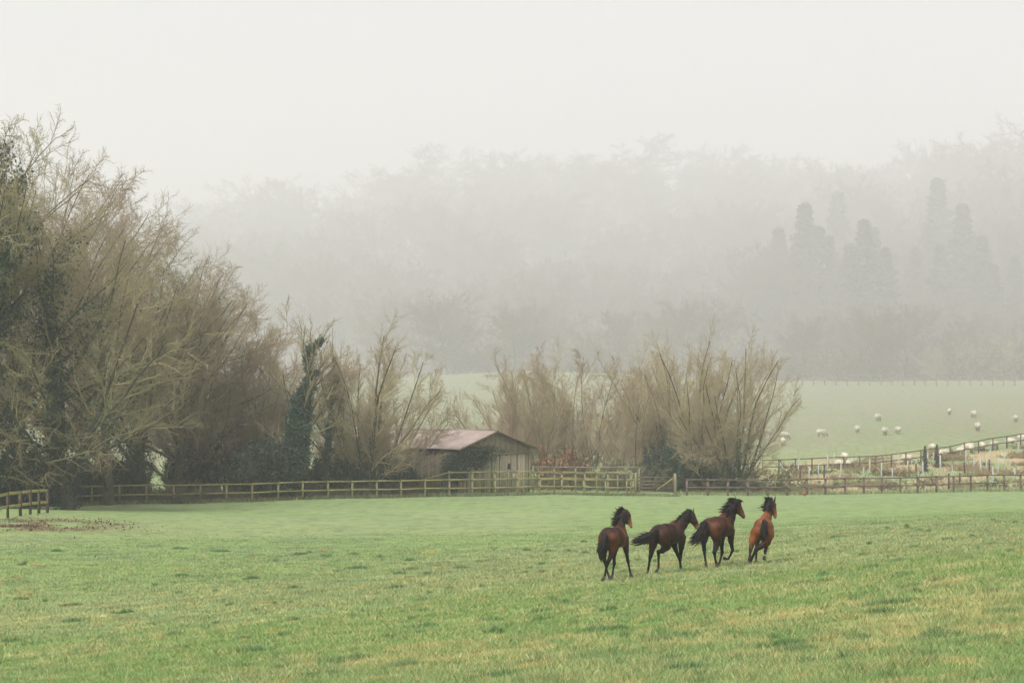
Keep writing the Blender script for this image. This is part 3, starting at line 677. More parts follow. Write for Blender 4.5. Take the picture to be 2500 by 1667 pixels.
# ------------------------------------------------------------------ barn
def build_barn():
    Dn = 171.5; un = 1118.; near = upt(un, Dn); base = float(near[2]); ang = math.radians(44)
    W, Lg, He, Ha = 7.1, 15.5, 3.30, 4.50
    gx = np.array([math.cos(ang), math.sin(ang), 0]); lx = np.array([-math.sin(ang), math.cos(ang), 0])   # along the gable, along the side
    root = empty("barn", (near[0], near[1], base)); tag(root, "old timber barn with faded pink roof and weathered boarded gable, half hidden by trees", "barn")
    mb_grey = mat("weathered_gable_board", (.21, .175, .125), scale=2.2, c2=(.33, .27, .19), stretch=(6, 6, .35))
    mb_pale = mat("pale_vertical_board", attr=True, var=.25, scale=2.6, stretch=(7, 7, .3))
    mb_dark = mat("dark_side_board", attr=True, var=.25, scale=2.0, stretch=(5, 5, .3))
    mroof = mat("faded_pink_roof_sheet", (.22, .165, .135), scale=.9, c2=(.35, .28, .23), rough=.8)
    mtrim = mat("brown_bargeboard", (.14, .09, .065), scale=4, c2=(.2, .14, .10))
    mint = mat("interior_shade_tone", (.02, .02, .016), scale=2)
    r = np.random.default_rng(5)
    def board(m, o, along, out, t0, t1, z0, z1, th=.025): # a vertical board
        a = o+along*((t0+t1)/2)+out*th/2; m.beam(a+[0, 0, z0], a+[0, 0, z1], t1-t0, th, side=along)
    Og = np.zeros(3); out_g = -lx; out_s = -gx
    # near-black box behind the boards: the barn's inner shade painted as colour
    m = MB(); e = .04
    c = [gx*e+lx*e, gx*(W-e)+lx*e, gx*(W-e)+lx*(Lg-e), gx*e+lx*(Lg-e)]
    V = [p+[0, 0, -.3] for p in c]+[p+[0, 0, He-.03] for p in c]+[gx*(W/2)+lx*e+[0, 0, Ha-.05], gx*(W/2)+lx*(Lg-e)+[0, 0, Ha-.05]]
    m.add(V, [(0, 1, 5, 4), (1, 2, 6, 5), (2, 3, 7, 6), (3, 0, 4, 7), (4, 7, 9, 8), (5, 8, 9, 6)], [(4, 5, 8), (6, 7, 9)]); m.build("shade_box", mint, root)
    # lower gable boards with gaps; the gable top sheeted grey
    m = MB(); t = .0; gaps = [(3.92, 4.10), (5.05, 5.14), (6.45, 6.55), (1.62, 1.70)]; mid = He-.42
    while t < W-.02:
        w_ = .13+.10*r.random(); g = .012+.02*r.random()
        gp = next((q for q in gaps if q[0]-.02 <= t < q[1]), None)
        if gp: t = gp[1]; continue
        t1 = min(t+w_, W); board(m, Og, gx, out_g, t, t1, -.35+.25*r.random(), mid, .02+.012*r.random()); t = t1+g
    nb = sum(len(v) for v in m.V)//8; cb = np.array([.36, .31, .205])*(.45+.8*r.random((nb, 1)))+r.normal(size=(nb, 3))*.012; m.build("gable_boards", mb_pale, root, col=np.repeat(np.clip(cb, .03, 1), 8, axis=0))
    m = MB(); t = 0.
    while t < W-.01:
        t1 = min(t+.6, W); zt_ = lambda q: He+(Ha-He)*(1-abs(q-W/2)/(W/2))-.03
        a = Og+out_g*.012; q0, q1 = t+.006, t1-.006
        pts = [(q0, mid-.05), (q1, mid-.05), (q1, zt_(q1))]+([(W/2, zt_(W/2))] if q0 < W/2 < q1 else [])+[(q0, zt_(q0))]
        front = [a+gx*x_+out_g*.03+np.array([0, 0, z_]) for x_, z_ in pts]; back = [a+gx*x_+np.array([0, 0, z_]) for x_, z_ in pts]
        k = len(pts); Vv = front+back; T_ = [(0, i, i+1) for i in range(1, k-1)]+[(k, k+i+1, k+i) for i in range(1, k-1)]
        m.add(Vv, [((i+1) % k, i, k+i, k+(i+1) % k) for i in range(k)], T_); t = t1
    for zb in (mid+.30, mid+.72): m.beam(Og+out_g*.055+gx*(.35+ (zb-mid)*1.3)+[0, 0, zb], Og+out_g*.055+gx*(W-.35-(zb-mid)*1.3)+[0, 0, zb], .02, .05)
    m.build("gable_top", mb_grey, root)
    # side wall towards the camera
    m = MB(); t = 0.
    while t < Lg: w_ = .16+.1*r.random(); board(m, Og, lx, out_s, t, min(t+w_, Lg), -.35, He-.25, .02+.01*r.random()); t += w_+.01+.02*r.random()
    nb = sum(len(v) for v in m.V)//8; cb = np.array([.13, .115, .072])*(.5+.8*r.random((nb, 1))); m.build("side_boards", mb_dark, root, col=np.repeat(cb, 8, axis=0))
    # door and frames in the gable
    m = MB()
    for t0 in (0.02, 4.16, W-.10): m.beam(Og+gx*(t0+.05)+out_g*.06+[0, 0, -.3], Og+gx*(t0+.05)+out_g*.06+[0, 0, mid], .09, .06, side=gx)
    m.beam(Og+out_g*.075+[0, 0, mid-.02], Og+gx*W+out_g*.075+[0, 0, mid-.02], .04, .09)
    m.build("frame_posts", mb_grey, root)
    m = MB(); m.beam(Og+gx*5.0+out_g*.05+[0, 0, 1.75], Og+gx*5.0+out_g*.05+[0, 0, 2.15], .2, .03, side=gx); m.build("hatch", mint, root)
    m = MB(); m.beam(Og+gx*5.45+out_g*.09+[0, 0, .9], Og+gx*5.45+out_g*.09+[0, 0, 1.35], .12, .03, side=gx); m.build("notice_plate", M['far_wood'], root)
    # corrugated roof: two slopes, overhanging
    def slope(x0, z0, x1, z1, name):
        n = 320; ts = np.linspace(-.45, Lg+.4, n); wob = .022*np.sin(ts*2*np.pi/.152*1.0); k = 9; U = np.linspace(0, 1, k)
        V = []
        nrm = np.array([-(z1-z0), 0, (x1-x0)]); nrm = nrm/np.linalg.norm(nrm); nrm = nrm if nrm[2] > 0 else -nrm
        for dz in (0, -.012):
            for q in U:
                sag = -.10*math.sin(math.pi*q)*0
                for t_, w__ in zip(ts, wob):
                    x_ = x0+(x1-x0)*q; z_ = z0+(z1-z0)*q+.04+.05*math.sin(t_*.5)-.05*(t_/Lg)
                    V.append(gx*(x_+nrm[0]*(w__+dz))+lx*t_+np.array([0, 0, z_+nrm[2]*(w__+dz)]))
        i = np.arange(k*n).reshape(k, n); a, b, c_, d_ = i[:-1, :-1], i[:-1, 1:], i[1:, 1:], i[1:, :-1]
        F = np.stack([a, b, c_, d_], -1).reshape(-1, 4); Fb = F[:, ::-1]+k*n
        ed = np.concatenate([np.stack([i[0, :-1], i[0, 1:], i[0, 1:]+k*n, i[0, :-1]+k*n], -1), np.stack([i[-1, :-1], i[-1, 1:], i[-1, 1:]+k*n, i[-1, :-1]+k*n], -1), np.stack([i[:-1, 0], i[1:, 0], i[1:, 0]+k*n, i[:-1, 0]+k*n], -1), np.stack([i[:-1, -1], i[1:, -1], i[1:, -1]+k*n, i[:-1, -1]+k*n], -1)])
        mesh_obj(name, V, np.concatenate([F, Fb, ed]), mroof, root)
    ov = .35; dz_ = (Ha-He)/(W/2)*ov
    slope(-ov, He-dz_, W/2, Ha, "roof"); slope(W+ov, He-dz_, W/2, Ha+.004, "roof")
    m = MB(); m.beam(gx*W/2+lx*-.47+[0, 0, Ha+.07], gx*W/2+lx*(Lg+.42)+[0, 0, Ha+.02], .22, .05); m.build("ridge_cap", mroof, root)
    m = MB()
    for x0 in (-ov, W+ov): m.beam(gx*x0+lx*-.49+[0, 0, He-dz_-.02], gx*W/2+lx*-.49+[0, 0, Ha-.02], .04, .15)
    m.build("bargeboard", mtrim, root)
    # ivy that has climbed the near corner
    P_ = []
    r2 = np.random.default_rng(9)
    for _ in range(5200):
        q = r2.random(); 
        if q < .55: t_ = abs(r2.normal())*1.3; z_ = He-.1-abs(r2.normal())*.55-.25*t_*.2 + (.25*t_*.3); P_.append(gx*t_+out_g*(.12+.1*r2.random())+[0, 0, min(z_, He+.25+.1*t_)])
        elif q < .75: t_ = abs(r2.normal())*.55; P_.append(lx*t_+out_s*(.15+.25*r2.random())+[0, 0, r2.random()*(He-.4)])
        else: t_ = abs(r2.normal())*.30; P_.append(gx*t_+out_g*(.1+.15*r2.random())+[0, 0, He*.35+r2.random()*He*.5])
    V, Q = leafcloud(r2, np.array(P_), 14000, .11, .07)
    iv = mesh_obj("ivy", V, Q, M['holly'], root)

# ------------------------------------------------------------------ animals: one continuous skin drawn round tapered limbs
def field(prims, X, Y, Zz, k):
    """smooth union of tapered capsules (a, b, ra, rb, flat-direction, squash)"""
    D = np.full(X.shape, 9., np.float32)
    for a, b, ra, rb, c in prims:
        lo = np.minimum(a-ra, b-rb)-.16; hi = np.maximum(a+ra, b+rb)+.16
        m = (X > lo[0]) & (X < hi[0]) & (Y > lo[1]) & (Y < hi[1]) & (Zz > lo[2]) & (Zz < hi[2])
        if not m.any(): continue
        x, y, z = X[m], Y[m], Zz[m]; ab = b-a; L2 = max(float(ab@ab), 1e-9)
        t = np.clip(((x-a[0])*ab[0]+(y-a[1])*ab[1]+(z-a[2])*ab[2])/L2, 0, 1)
        d = np.sqrt((x-a[0]-t*ab[0])**2+(y-a[1]-t*ab[1])**2+(z-a[2]-t*ab[2])**2)-(ra+(rb-ra)*t)
        kk = np.minimum(k, .45*min(ra, rb)+.004)
        o = D[m]; h = np.clip(.5+.5*(o-d)/kk, 0, 1); D[m] = o+(d-o)*h-kk*h*(1-h)
    return D
def skin(prims, h=.014, k=.05, relax=3):
    P = [(np.array(a, float), np.array(b, float), ra, rb, c) for a, b, ra, rb, c in prims]
    lo = np.min([np.minimum(a-ra, b-rb) for a, b, ra, rb, c in P], 0)-.04; hi = np.max([np.maximum(a+ra, b+rb) for a, b, ra, rb, c in P], 0)+.04
    n = np.ceil((hi-lo)/h).astype(int)+1
    ax = [lo[i]+h*np.arange(n[i]) for i in range(3)]
    X, Y, Zz = [g.astype(np.float32) for g in np.meshgrid(*ax, indexing='ij')]
    F = field(P, X, Y, Zz, k)
    # surface nets
    I = F < 0; c = np.zeros(tuple(n-1), int)
    offs = [(i, j, l) for i in (0, 1) for j in (0, 1) for l in (0, 1)]
    sl_ = lambda o: tuple(slice(o[q], n[q]-1+o[q]) for q in range(3))
    for o in offs: c += I[sl_(o)]
    act = (c > 0) & (c < 8); idx = -np.ones(act.shape, int); idx[act] = np.arange(act.sum()); ci = np.argwhere(act)
    acc = np.zeros((len(ci), 3)); cnt = np.zeros(len(ci))
    for o in offs:
        for q in range(3):
            if o[q]: continue
            p = list(o); p[q] = 1; a_ = F[tuple((ci+o).T)]; b_ = F[tuple((ci+p).T)]; m = (a_ < 0) != (b_ < 0)
            t = a_[m]/(a_[m]-b_[m]); e = np.array(o, float)+np.zeros((m.sum(), 3)); e[:, q] = t; acc[m] += e; cnt[m] += 1
    V = lo+h*(ci+acc/cnt[:, None]); Q = []
    for q in range(3):
        a_, b_ = [(1, 2), (2, 0), (0, 1)][q]; s0 = [slice(1, -1)]*3; s0[q] = slice(0, -1); s1 = list(s0); s1[q] = slice(1, None)
        A, B = I[tuple(s0)], I[tuple(s1)]; e = np.argwhere(A != B)
        if not len(e): continue
        off = np.ones(3, int); off[q] = 0; e = e+off; inside = I[tuple(e.T)]
        da = np.zeros(3, int); da[a_] = 1; db = np.zeros(3, int); db[b_] = 1
        f = np.stack([idx[tuple((e-da-db).T)], idx[tuple((e-db).T)], idx[tuple(e.T)], idx[tuple((e-da).T)]], -1)
        f[~inside] = f[~inside][:, ::-1]; Q.append(f)
    Q = np.concatenate(Q)
    for _ in range(relax):
        s = np.zeros_like(V); w_ = np.zeros(len(V))
        for i in range(4):
            np.add.at(s, Q[:, i], V[Q[:, (i+1) % 4]]); np.add.at(w_, Q[:, i], 1); np.add.at(s, Q[:, i], V[Q[:, (i-1) % 4]]); np.add.at(w_, Q[:, i], 1)
        V = V+.45*(s/w_[:, None]-V)
    C = np.zeros((len(V), 3)); W = np.zeros(len(V))
    for a, b, ra, rb, c in P:
        ab = b-a; t = np.clip(((V-a)@ab)/max(ab@ab, 1e-9), 0, 1); d = np.linalg.norm(V-a-t[:, None]*ab, axis=1)-(ra+(rb-ra)*t)
        w_ = np.exp(-np.maximum(d+.02, 0)/.012)+1e-12
        cc = np.array(c, float); cc = cc[0]+(cc[1]-cc[0])*t[:, None] if cc.ndim == 2 else np.broadcast_to(cc, V.shape)
        C += cc*w_[:, None]; W += w_
    return V, Q, C/W[:, None]
def hair(r, roots, path, n, rad, spread, k=6, tipspread=1., curl=.1):
    """n tapering locks from points along roots, following the polyline path offsets"""
    roots = np.array(roots, float); path = np.array(path, float)
    t = r.random(n)*(len(roots)-1); i = np.minimum(t.astype(int), len(roots)-2); f = (t-i)[:, None]; st = roots[i]*(1-f)+roots[i+1]*f+r.normal(size=(n, 3))*spread
    q = np.linspace(0, 1, k); pt = np.stack([np.interp(q*(len(path)-1), np.arange(len(path)), path[:, a]) for a in range(3)], -1)
    sc = .55+.6*r.random((n, 1, 1)); dv = r.normal(size=(n, 1, 3))*spread*tipspread*3
    P = st[:, None]+pt[None]*sc+dv*(q**1.5)[None, :, None]+np.cumsum(r.normal(size=(n, k, 3))*curl*np.linalg.norm(pt[-1])/k*.35, 1)
    R = rad*(.6+.8*r.random((n, 1)))*np.array([.7, 1., 1., .85, .6, .12] if k == 6 else np.linspace(1, .1, k))[None]
    return tubes(P, R, 4)

BAY = np.array([.080, .026, .009]); DARKB = np.array([.026, .010, .005]); BLK = np.array([.005, .0055, .006]); BRIGHT = np.array([.165, .052, .014]); SOOT = np.array([.018, .010, .007]); TANM = np.array([.21, .085, .036]); PINK = np.array([.30, .19, .14])
def horse(label, ox, oy, sc, D0, spec, cols, lift=0.0):
    """spec holds the joints measured across and up the photograph with their depth behind the near hip (metres)"""
    body, mid_, top = cols['body'], cols.get('mid', cols['body']), cols.get('top', SOOT)
    # solve the distance so that the lowest hoof stands on the turf
    def W(p, d0): D = d0+p[2]; return ray(ox+p[0]/sc, oy+p[1]/sc, D)
    feet = [spec[k_][-1] for k_ in ('lh', 'rh', 'lf', 'rf')]
    best = None
    for d0 in np.arange(D0-9, D0+9, .05):
        g = min(W(f, d0)[2]-.02-Z(W(f, d0)[0], W(f, d0)[1]) for f in feet if f[3] > 0)
        if best is None or abs(g) < best[0]: best = (abs(g), d0)
    d0 = best[1]; org = ray(ox+spec['root'][0]/sc, oy+spec['root'][1]/sc, d0+.4); org[2] = Z(org[0], org[1])
    k_ = d0/66.
    w_ = lambda p: W(p, d0)-org
    pr = []
    for a, b, ra, rb, c in spec['body']: pr.append((w_(a), w_(b), ra*k_, rb*k_, c))
    hoofs = []
    for leg in ('lh', 'rh', 'lf', 'rf'):
        J = spec[leg]; c = spec.get(leg+'_c', [body, mid_, BLK, BLK, BLK, BLK])
        for i in range(len(J)-2):
            pr.append((w_(J[i]), w_(J[i+1]), J[i][3]*k_, J[i+1][3]*k_, (c[i], c[i+1])))
        hoofs.append((w_(J[-2]), w_(J[-1])))
    root = empty("horse", tuple(org)); tag(root, label, "horse", "young bay horses cantering across the pasture")
    V, Q, C = skin(pr, h=.0135, k=.05)
    # soft-edged tone patches, mostly darker: croup, loin, belly, thighs
    if 'dark' in spec:
        for p, rad, cc, st in spec['dark']:
            q = w_(p); f = np.exp(-(np.linalg.norm(V-q, axis=1)/rad)**2)*st; C = C+(cc-C)*f[:, None]
    mesh_obj("body", V, Q, M['coat'], root, col=C, smooth=True)
    for a, b in hoofs:
        d = b-a; L = np.linalg.norm(d); m = MB(); d = d/L
        P = np.array([[a+d*L*.1, a+d*L*.45, b-d*.005, b+d*.035]]); R = np.array([[.030, .036, .050, .052]])*k_; V1, Q1 = tubes(P, R, 10)
        m.add(V1, Q1); n = len(V1); m.add([P[0, -1]], None, None); m.T.append(np.array([(n, n-10+(i+1) % 10, n-10+i) for i in range(10)])); m.build("hoof", M['hoof'], root, smooth=False)
    r = np.random.default_rng(int(ox+oy))
    m = MB()
    for roots, path, n, rad, sp, ts in spec['mane']:
        R_ = [w_(p) for p in roots]; P_ = [w_(p)-w_(path[0]) for p in path]; V1, Q1 = hair(r, R_, P_, n, rad, sp, tipspread=ts, curl=.5); m.add(V1, Q1)
    m.build("mane", M['hair'], root)
    m = MB()
    for path, n, rad, sp in spec['tail']:
        P_ = [w_(p) for p in path]; V1, Q1 = hair(r, [P_[0], P_[0]+(P_[1]-P_[0])*.5], [p-P_[0] for p in P_], n, rad, sp, tipspread=.55, curl=.22); m.add(V1, Q1)
    m.build("tail", M['hair'], root)
    for p in spec['eye']:
        q = w_(p); n = 10; V_ = [q+.019*np.array([math.cos(a)*math.sin(b), math.sin(a)*math.sin(b), math.cos(b)]) for b in np.linspace(0, math.pi, 7) for a in np.linspace(0, 2*math.pi, n, endpoint=False)]
        i = np.arange(7*n).reshape(7, n); F_ = np.stack([i[:-1], np.roll(i[:-1], -1, 1), np.roll(i[1:], -1, 1), i[1:]], -1).reshape(-1, 4); mesh_obj("eye", V_, F_, M['eye'], root, smooth=True)
    return root

def build_horses():
    hd = lambda c1=DARKB, c2=TANM: (c1, c2)
    # 1 --- leftmost, seen from behind, head up and turned right
    horse("leftmost bay horse, seen from behind with its head raised and turned right", 1440, 1200, 6.817, 66, dict(
        root=(360, 1440),
        body=[((255, 770, .02), (310, 700, .10), .19, .17, BAY), ((370, 780, .0), (345, 720, .12), .19, .17, BAY), ((310, 740, .10), (430, 760, .50), .245, .25, (DARKB*1.3, BAY)),
              ((430, 775, .45), (520, 790, .85), .265, .22, BAY), ((405, 700, .4), (470, 690, .8), .19, .16, (DARKB, BAY)), ((520, 770, .85), (570, 810, 1.05), .17, .13, BAY),
              ((440, 640, .75), (480, 610, .95), .10, .10, (BAY, DARKB)), ((520, 690, .95), (515, 560, 1.10), .17, .115, (BAY, SOOT)), ((515, 560, 1.10), (535, 440, 1.16), .115, .095, SOOT),
              ((535, 440, 1.16), (572, 350, 1.16), .095, .075, SOOT), ((575, 345, 1.16), (625, 370, 1.14), .078, .072, SOOT), ((610, 345, 1.15), (648, 400, 1.12), .075, .066, (SOOT, DARKB)), ((625, 400, 1.13), (620, 520, 1.14), .07, .045, (DARKB, BAY)),
              ((648, 400, 1.12), (688, 560, 1.08), .055, .036, (DARKB, TANM)), ((625, 480, 1.12), (680, 575, 1.08), .052, .034, (DARKB, TANM*.8)), ((688, 560, 1.08), (692, 590, 1.07), .036, .030, (TANM, SOOT)),
              ((612, 330, 1.12), (623, 266, 1.12), .026, .006, SOOT), ((575, 335, 1.22), (570, 285, 1.22), .024, .006, SOOT)],
        lh=[(225, 840, .05, .14), (232, 960, .02, .105), (236, 1080, .0, .062), (248, 1160, -.02, .048), (280, 1290, .03, .026), (306, 1375, .05, .032), (335, 1425, .02, .05)],
        lh_c=[BAY, DARKB, BLK, BLK, BLK, SOOT],
        rh=[(385, 840, .05, .16), (385, 950, .04, .115), (345, 1080, -.03, .065), (300, 1180, -.08, .050), (268, 1290, -.05, .029), (250, 1395, -.05, .034), (215, 1458, -.10, .05)],
        rh_c=[BAY, BAY, DARKB, SOOT, BLK, BLK],
        lf=[(440, 890, .80, .10), (415, 1010, .82, .062), (404, 1100, .82, .044), (408, 1190, .82, .046), (388, 1290, .80, .027), (378, 1370, .78, .033), (360, 1438, .74, .048)],
        lf_c=[DARKB, SOOT, BLK, BLK, BLK, BLK],
        rf=[(585, 850, .95, .12), (605, 980, .95, .072), (618, 1060, .95, .048), (634, 1140, .95, .048), (652, 1240, .94, .028), (672, 1335, .92, .032), (686, 1402, .90, .048)],
        rf_c=[BAY, SOOT, BLK, BLK, BLK, BLK],
        dark=[((340, 600, .2), .27, SOOT, .9), ((445, 700, .45), .13, SOOT, .7), ((250, 760, -.15), .08, BLK, .9), ((250, 850, -.15), .07, SOOT, .7), ((480, 960, .5), .20, SOOT, .8), ((590, 560, .9), .07, SOOT, .5)],
        mane=[([(575, 330, 1.2), (525, 400, 1.2), (490, 500, 1.15), (465, 570, 1.1)], [(560, 360, 1.2), (500, 350, 1.2), (455, 345, 1.2)], 190, .011, .014, 1.1),
              ([(590, 310, 1.2), (560, 325, 1.2)], [(580, 320, 1.2), (530, 290, 1.2), (485, 280, 1.2)], 60, .010, .012, 1.),
              ([(520, 420, 1.1), (500, 500, 1.1)], [(500, 440, 1.1), (450, 440, 1.1), (410, 455, 1.1)], 70, .010, .012, .9),
              ([(600, 320, 1.12), (590, 400, 1.08), (570, 480, 1.05)], [(590, 330, 1.1), (570, 420, 1.06), (560, 500, 1.05)], 60, .012, .015, .6)],
        tail=[([(252, 690, -.12), (248, 780, -.2), (222, 870, -.24), (175, 950, -.24), (185, 1030, -.22), (240, 1090, -.2)], 170, .013, .022),
              ([(252, 700, -.12), (245, 790, -.2), (190, 880, -.24), (135, 920, -.24), (120, 965, -.22)], 50, .010, .02)],
        eye=[(662, 425, 1.075)]), dict(body=BAY, mid=DARKB))
    # 2 --- second, dark, tail flying
    horse("darkest bay horse, second from the left, its black tail streaming out behind", 1530, 1220, 8.252, 67.5, dict(
        root=(780, 1450),
        body=[((590, 700, .0), (650, 620, .12), .20, .16, (DARKB*1.5, BAY)), ((720, 720, -.05), (700, 640, .10), .20, .17, (DARKB*1.3, BAY)), ((650, 670, .08), (850, 690, .45), .235, .245, (DARKB*1.6, DARKB*1.5)),
              ((850, 700, .42), (1010, 710, .80), .26, .215, (DARKB*1.4, DARKB*1.8)), ((770, 590, .30), (930, 590, .7), .165, .16, (SOOT, BAY)), ((1010, 690, .8), (1110, 760, .98), .19, .125, (BAY, DARKB)),
              ((905, 520, .7), (950, 470, .85), .105, .085, (BAY, DARKB)), ((1030, 600, .85), (1110, 500, 1.0), .185, .145, (DARKB*1.5, SOOT)), ((1110, 500, 1.0), (1190, 400, 1.08), .145, .125, SOOT),
              ((1190, 400, 1.08), (1260, 300, 1.12), .125, .105, SOOT), ((1240, 270, 1.12), (1320, 300, 1.1), .082, .085, (SOOT, DARKB)), ((1270, 320, 1.1), (1330, 420, 1.08), .10, .085, (SOOT, DARKB)),
              ((1330, 320, 1.08), (1400, 460, 1.04), .078, .058, (SOOT, DARKB)), ((1400, 460, 1.04), (1428, 555, 1.02), .056, .038, (DARKB, TANM)), ((1330, 420, 1.08), (1405, 560, 1.04), .075, .038, (DARKB, DARKB)), ((1420, 560, 1.02), (1432, 585, 1.01), .034, .028, (TANM, SOOT)),
              ((1225, 235, 1.2), (1210, 155, 1.2), .028, .006, SOOT), ((1342, 250, 1.05), (1355, 148, 1.05), .030, .006, SOOT)],
        lh=[(540, 780, .0, .16), (530, 900, .0, .11), (500, 1040, -.05, .068), (478, 1140, -.08, .054), (452, 1280, -.05, .029), (432, 1400, -.02, .034), (418, 1480, -.05, .05)],
        lh_c=[BAY*.8, DARKB, SOOT, BLK, BLK, BLK],
        rh=[(745, 800, -.05, .17), (800, 930, .05, .12), (720, 1020, .0, .075), (640, 1040, -.10, .054), (645, 1200, -.10, .030), (640, 1370, -.10, .036), (592, 1455, -.18, .05)],
        rh_c=[DARKB*1.5, DARKB, SOOT, BLK, BLK, BLK],
        lf=[(950, 880, .72, .10), (990, 1010, .78, .062), (1030, 1110, .82, .045), (1062, 1180, .85, .045), (1080, 1280, .86, .028), (1092, 1360, .88, .030), (1108, 1405, .92, .046)],
        lf_c=[SOOT, BLK, BLK, BLK, BLK, BLK],
        rf=[(1105, 830, .90, .115), (1100, 960, .90, .075), (1090, 1060, .90, .050), (1085, 1140, .90, .048), (1080, 1270, .88, .030), (1085, 1360, .86, .034), (1093, 1415, .82, .050)],
        rf_c=[DARKB, SOOT, BLK, BLK, BLK, BLK],
        dark=[((720, 480, .2), .24, SOOT, .85), ((900, 620, .6), .10, BAY, .5), ((870, 590, .4), .14, BLK, .85), ((640, 560, -.1), .10, SOOT, .6), ((940, 860, .5), .24, BLK, .85), ((620, 800, -.15), .10, BLK, .8), ((780, 950, .1), .12, SOOT, .5)],
        mane=[([(1300, 210, 1.15), (1240, 240, 1.15), (1160, 300, 1.12), (1080, 390, 1.05), (1020, 450, 1.0)], [(1200, 260, 1.1), (1170, 250, 1.1), (1130, 270, 1.1)], 150, .011, .013, .9),
              ([(1300, 200, 1.1), (1250, 240, 1.0), (1180, 320, .98)], [(1250, 240, 1.0), (1240, 300, .96), (1210, 370, .95)], 120, .012, .015, .7)],
        tail=[([(600, 610, -.14), (555, 680, -.28), (460, 740, -.35), (340, 780, -.35), (240, 805, -.35), (150, 815, -.35)], 190, .014, .024),
              ([(600, 620, -.14), (540, 730, -.28), (440, 790, -.33), (380, 840, -.33)], 50, .010, .02)],
        eye=[(1385, 345, 1.03)]), dict(body=DARKB*1.6, mid=DARKB))
    # 3 --- third, mane tossed over its head
    horse("bay horse third from the left, thick mane tossed up over its lowered ears", 1680, 1200, 7.842, 69, dict(
        root=(560, 1400),
        body=[((345, 690, .0), (400, 620, .12), .19, .16, (DARKB, BAY)), ((500, 700, -.05), (460, 630, .10), .19, .17, (BAY, BAY)), ((420, 660, .08), (590, 680, .42), .235, .25, (BAY, BAY)),
              ((590, 700, .40), (720, 710, .78), .26, .22, (DARKB*1.6, BAY)), ((520, 580, .30), (680, 590, .7), .16, .15, (DARKB*1.5, BAY)), ((730, 690, .8), (815, 740, .95), .19, .12, (BAY, DARKB)),
              ((640, 510, .7), (700, 460, .85), .105, .095, (BAY, SOOT)), ((760, 620, .85), (810, 500, .98), .175, .13, (DARKB, DARKB)), ((810, 500, .98), (840, 380, 1.05), .13, .12, SOOT),
              ((840, 380, 1.05), (900, 260, 1.1), .12, .105, SOOT), ((890, 220, 1.1), (955, 230, 1.08), .092, .085, (SOOT, DARKB)), ((925, 260, 1.08), (960, 370, 1.06), .10, .08, (SOOT, DARKB)),
              ((970, 260, 1.06), (1030, 390, 1.03), .068, .056, (DARKB, BAY)), ((1030, 390, 1.03), (1066, 465, 1.0), .056, .040, (BAY, TANM*.8)), ((960, 370, 1.06), (1050, 480, 1.02), .075, .040, (DARKB, SOOT)), ((1060, 470, 1.0), (1062, 492, 1.0), .040, .034, SOOT),
              ((905, 190, 1.02), (865, 160, 1.0), .026, .008, SOOT), ((935, 160, 1.16), (900, 130, 1.16), .026, .008, SOOT)],
        lh=[(325, 800, .0, .13), (305, 920, .0, .092), (300, 1020, -.04, .062), (306, 1110, -.07, .054), (318, 1220, -.04, .030), (336, 1330, -.02, .034), (344, 1430, -.05, .05)],
        lh_c=[DARKB, SOOT, BLK, BLK, BLK, BAY*.8],
        rh=[(520, 790, -.05, .165), (560, 930, .03, .12), (535, 1050, -.02, .072), (502, 1150, -.08, .056), (515, 1260, -.06, .031), (540, 1370, -.02, .036), (545, 1432, -.06, .05)],
        rh_c=[BAY, DARKB*1.2, SOOT, BLK, BLK, BLK],
        lf=[(640, 880, .70, .10), (636, 990, .72, .070), (645, 1080, .74, .048), (652, 1160, .74, .047), (630, 1260, .72, .028), (602, 1340, .68, .032), (575, 1402, .62, .048)],
        lf_c=[SOOT, BLK, BLK, BLK, BLK, BLK],
        rf=[(815, 820, .92, .11), (820, 950, .92, .072), (836, 1040, .93, .048), (852, 1115, .93, .048), (812, 1210, .90, .028), (765, 1290, .86, .033), (705, 1278, .80, .05)],
        rf_c=[DARKB, DARKB, BLK, BLK, BLK, BLK],
        dark=[((470, 490, .2), .22, SOOT, .8), ((760, 760, .8), .16, SOOT, .7), ((600, 600, .3), .12, BLK, .75), ((690, 880, .5), .24, BLK, .8), ((350, 780, -.15), .12, BLK, .75), ((560, 820, -.05), .15, SOOT, .6)],
        mane=[([(960, 170, 1.1), (890, 200, 1.1), (830, 280, 1.08), (780, 380, 1.05), (740, 450, 1.0)], [(860, 260, 1.1), (800, 230, 1.1), (740, 240, 1.1)], 200, .013, .016, 1.2),
              ([(960, 160, 1.05), (880, 230, .98), (820, 330, .95)], [(880, 200, 1.0), (840, 250, .95), (790, 330, .93)], 160, .013, .02, .9),
              ([(800, 340, 1.05), (780, 400, 1.0)], [(800, 340, 1.), (740, 330, 1.), (690, 360, 1.0)], 60, .011, .014, .9),
              ([(910, 150, 1.1), (880, 180, 1.1)], [(890, 170, 1.1), (830, 150, 1.1), (780, 155, 1.1)], 50, .010, .012, .9),
              ([(950, 150, 1.05), (980, 160, 1.05)], [(950, 150, 1.0), (990, 160, 1.), (1010, 200, 1.)], 30, .009, .01, .7)],
        tail=[([(318, 590, -.14), (285, 670, -.28), (240, 760, -.36), (190, 850, -.38), (135, 905, -.38), (90, 930, -.38)], 190, .014, .026),
              ([(330, 600, -.14), (330, 700, -.24), (290, 780, -.3), (240, 860, -.3), (215, 935, -.3)], 120, .013, .022)],
        eye=[(1010, 320, 1.01)]), dict(body=BAY, mid=DARKB))
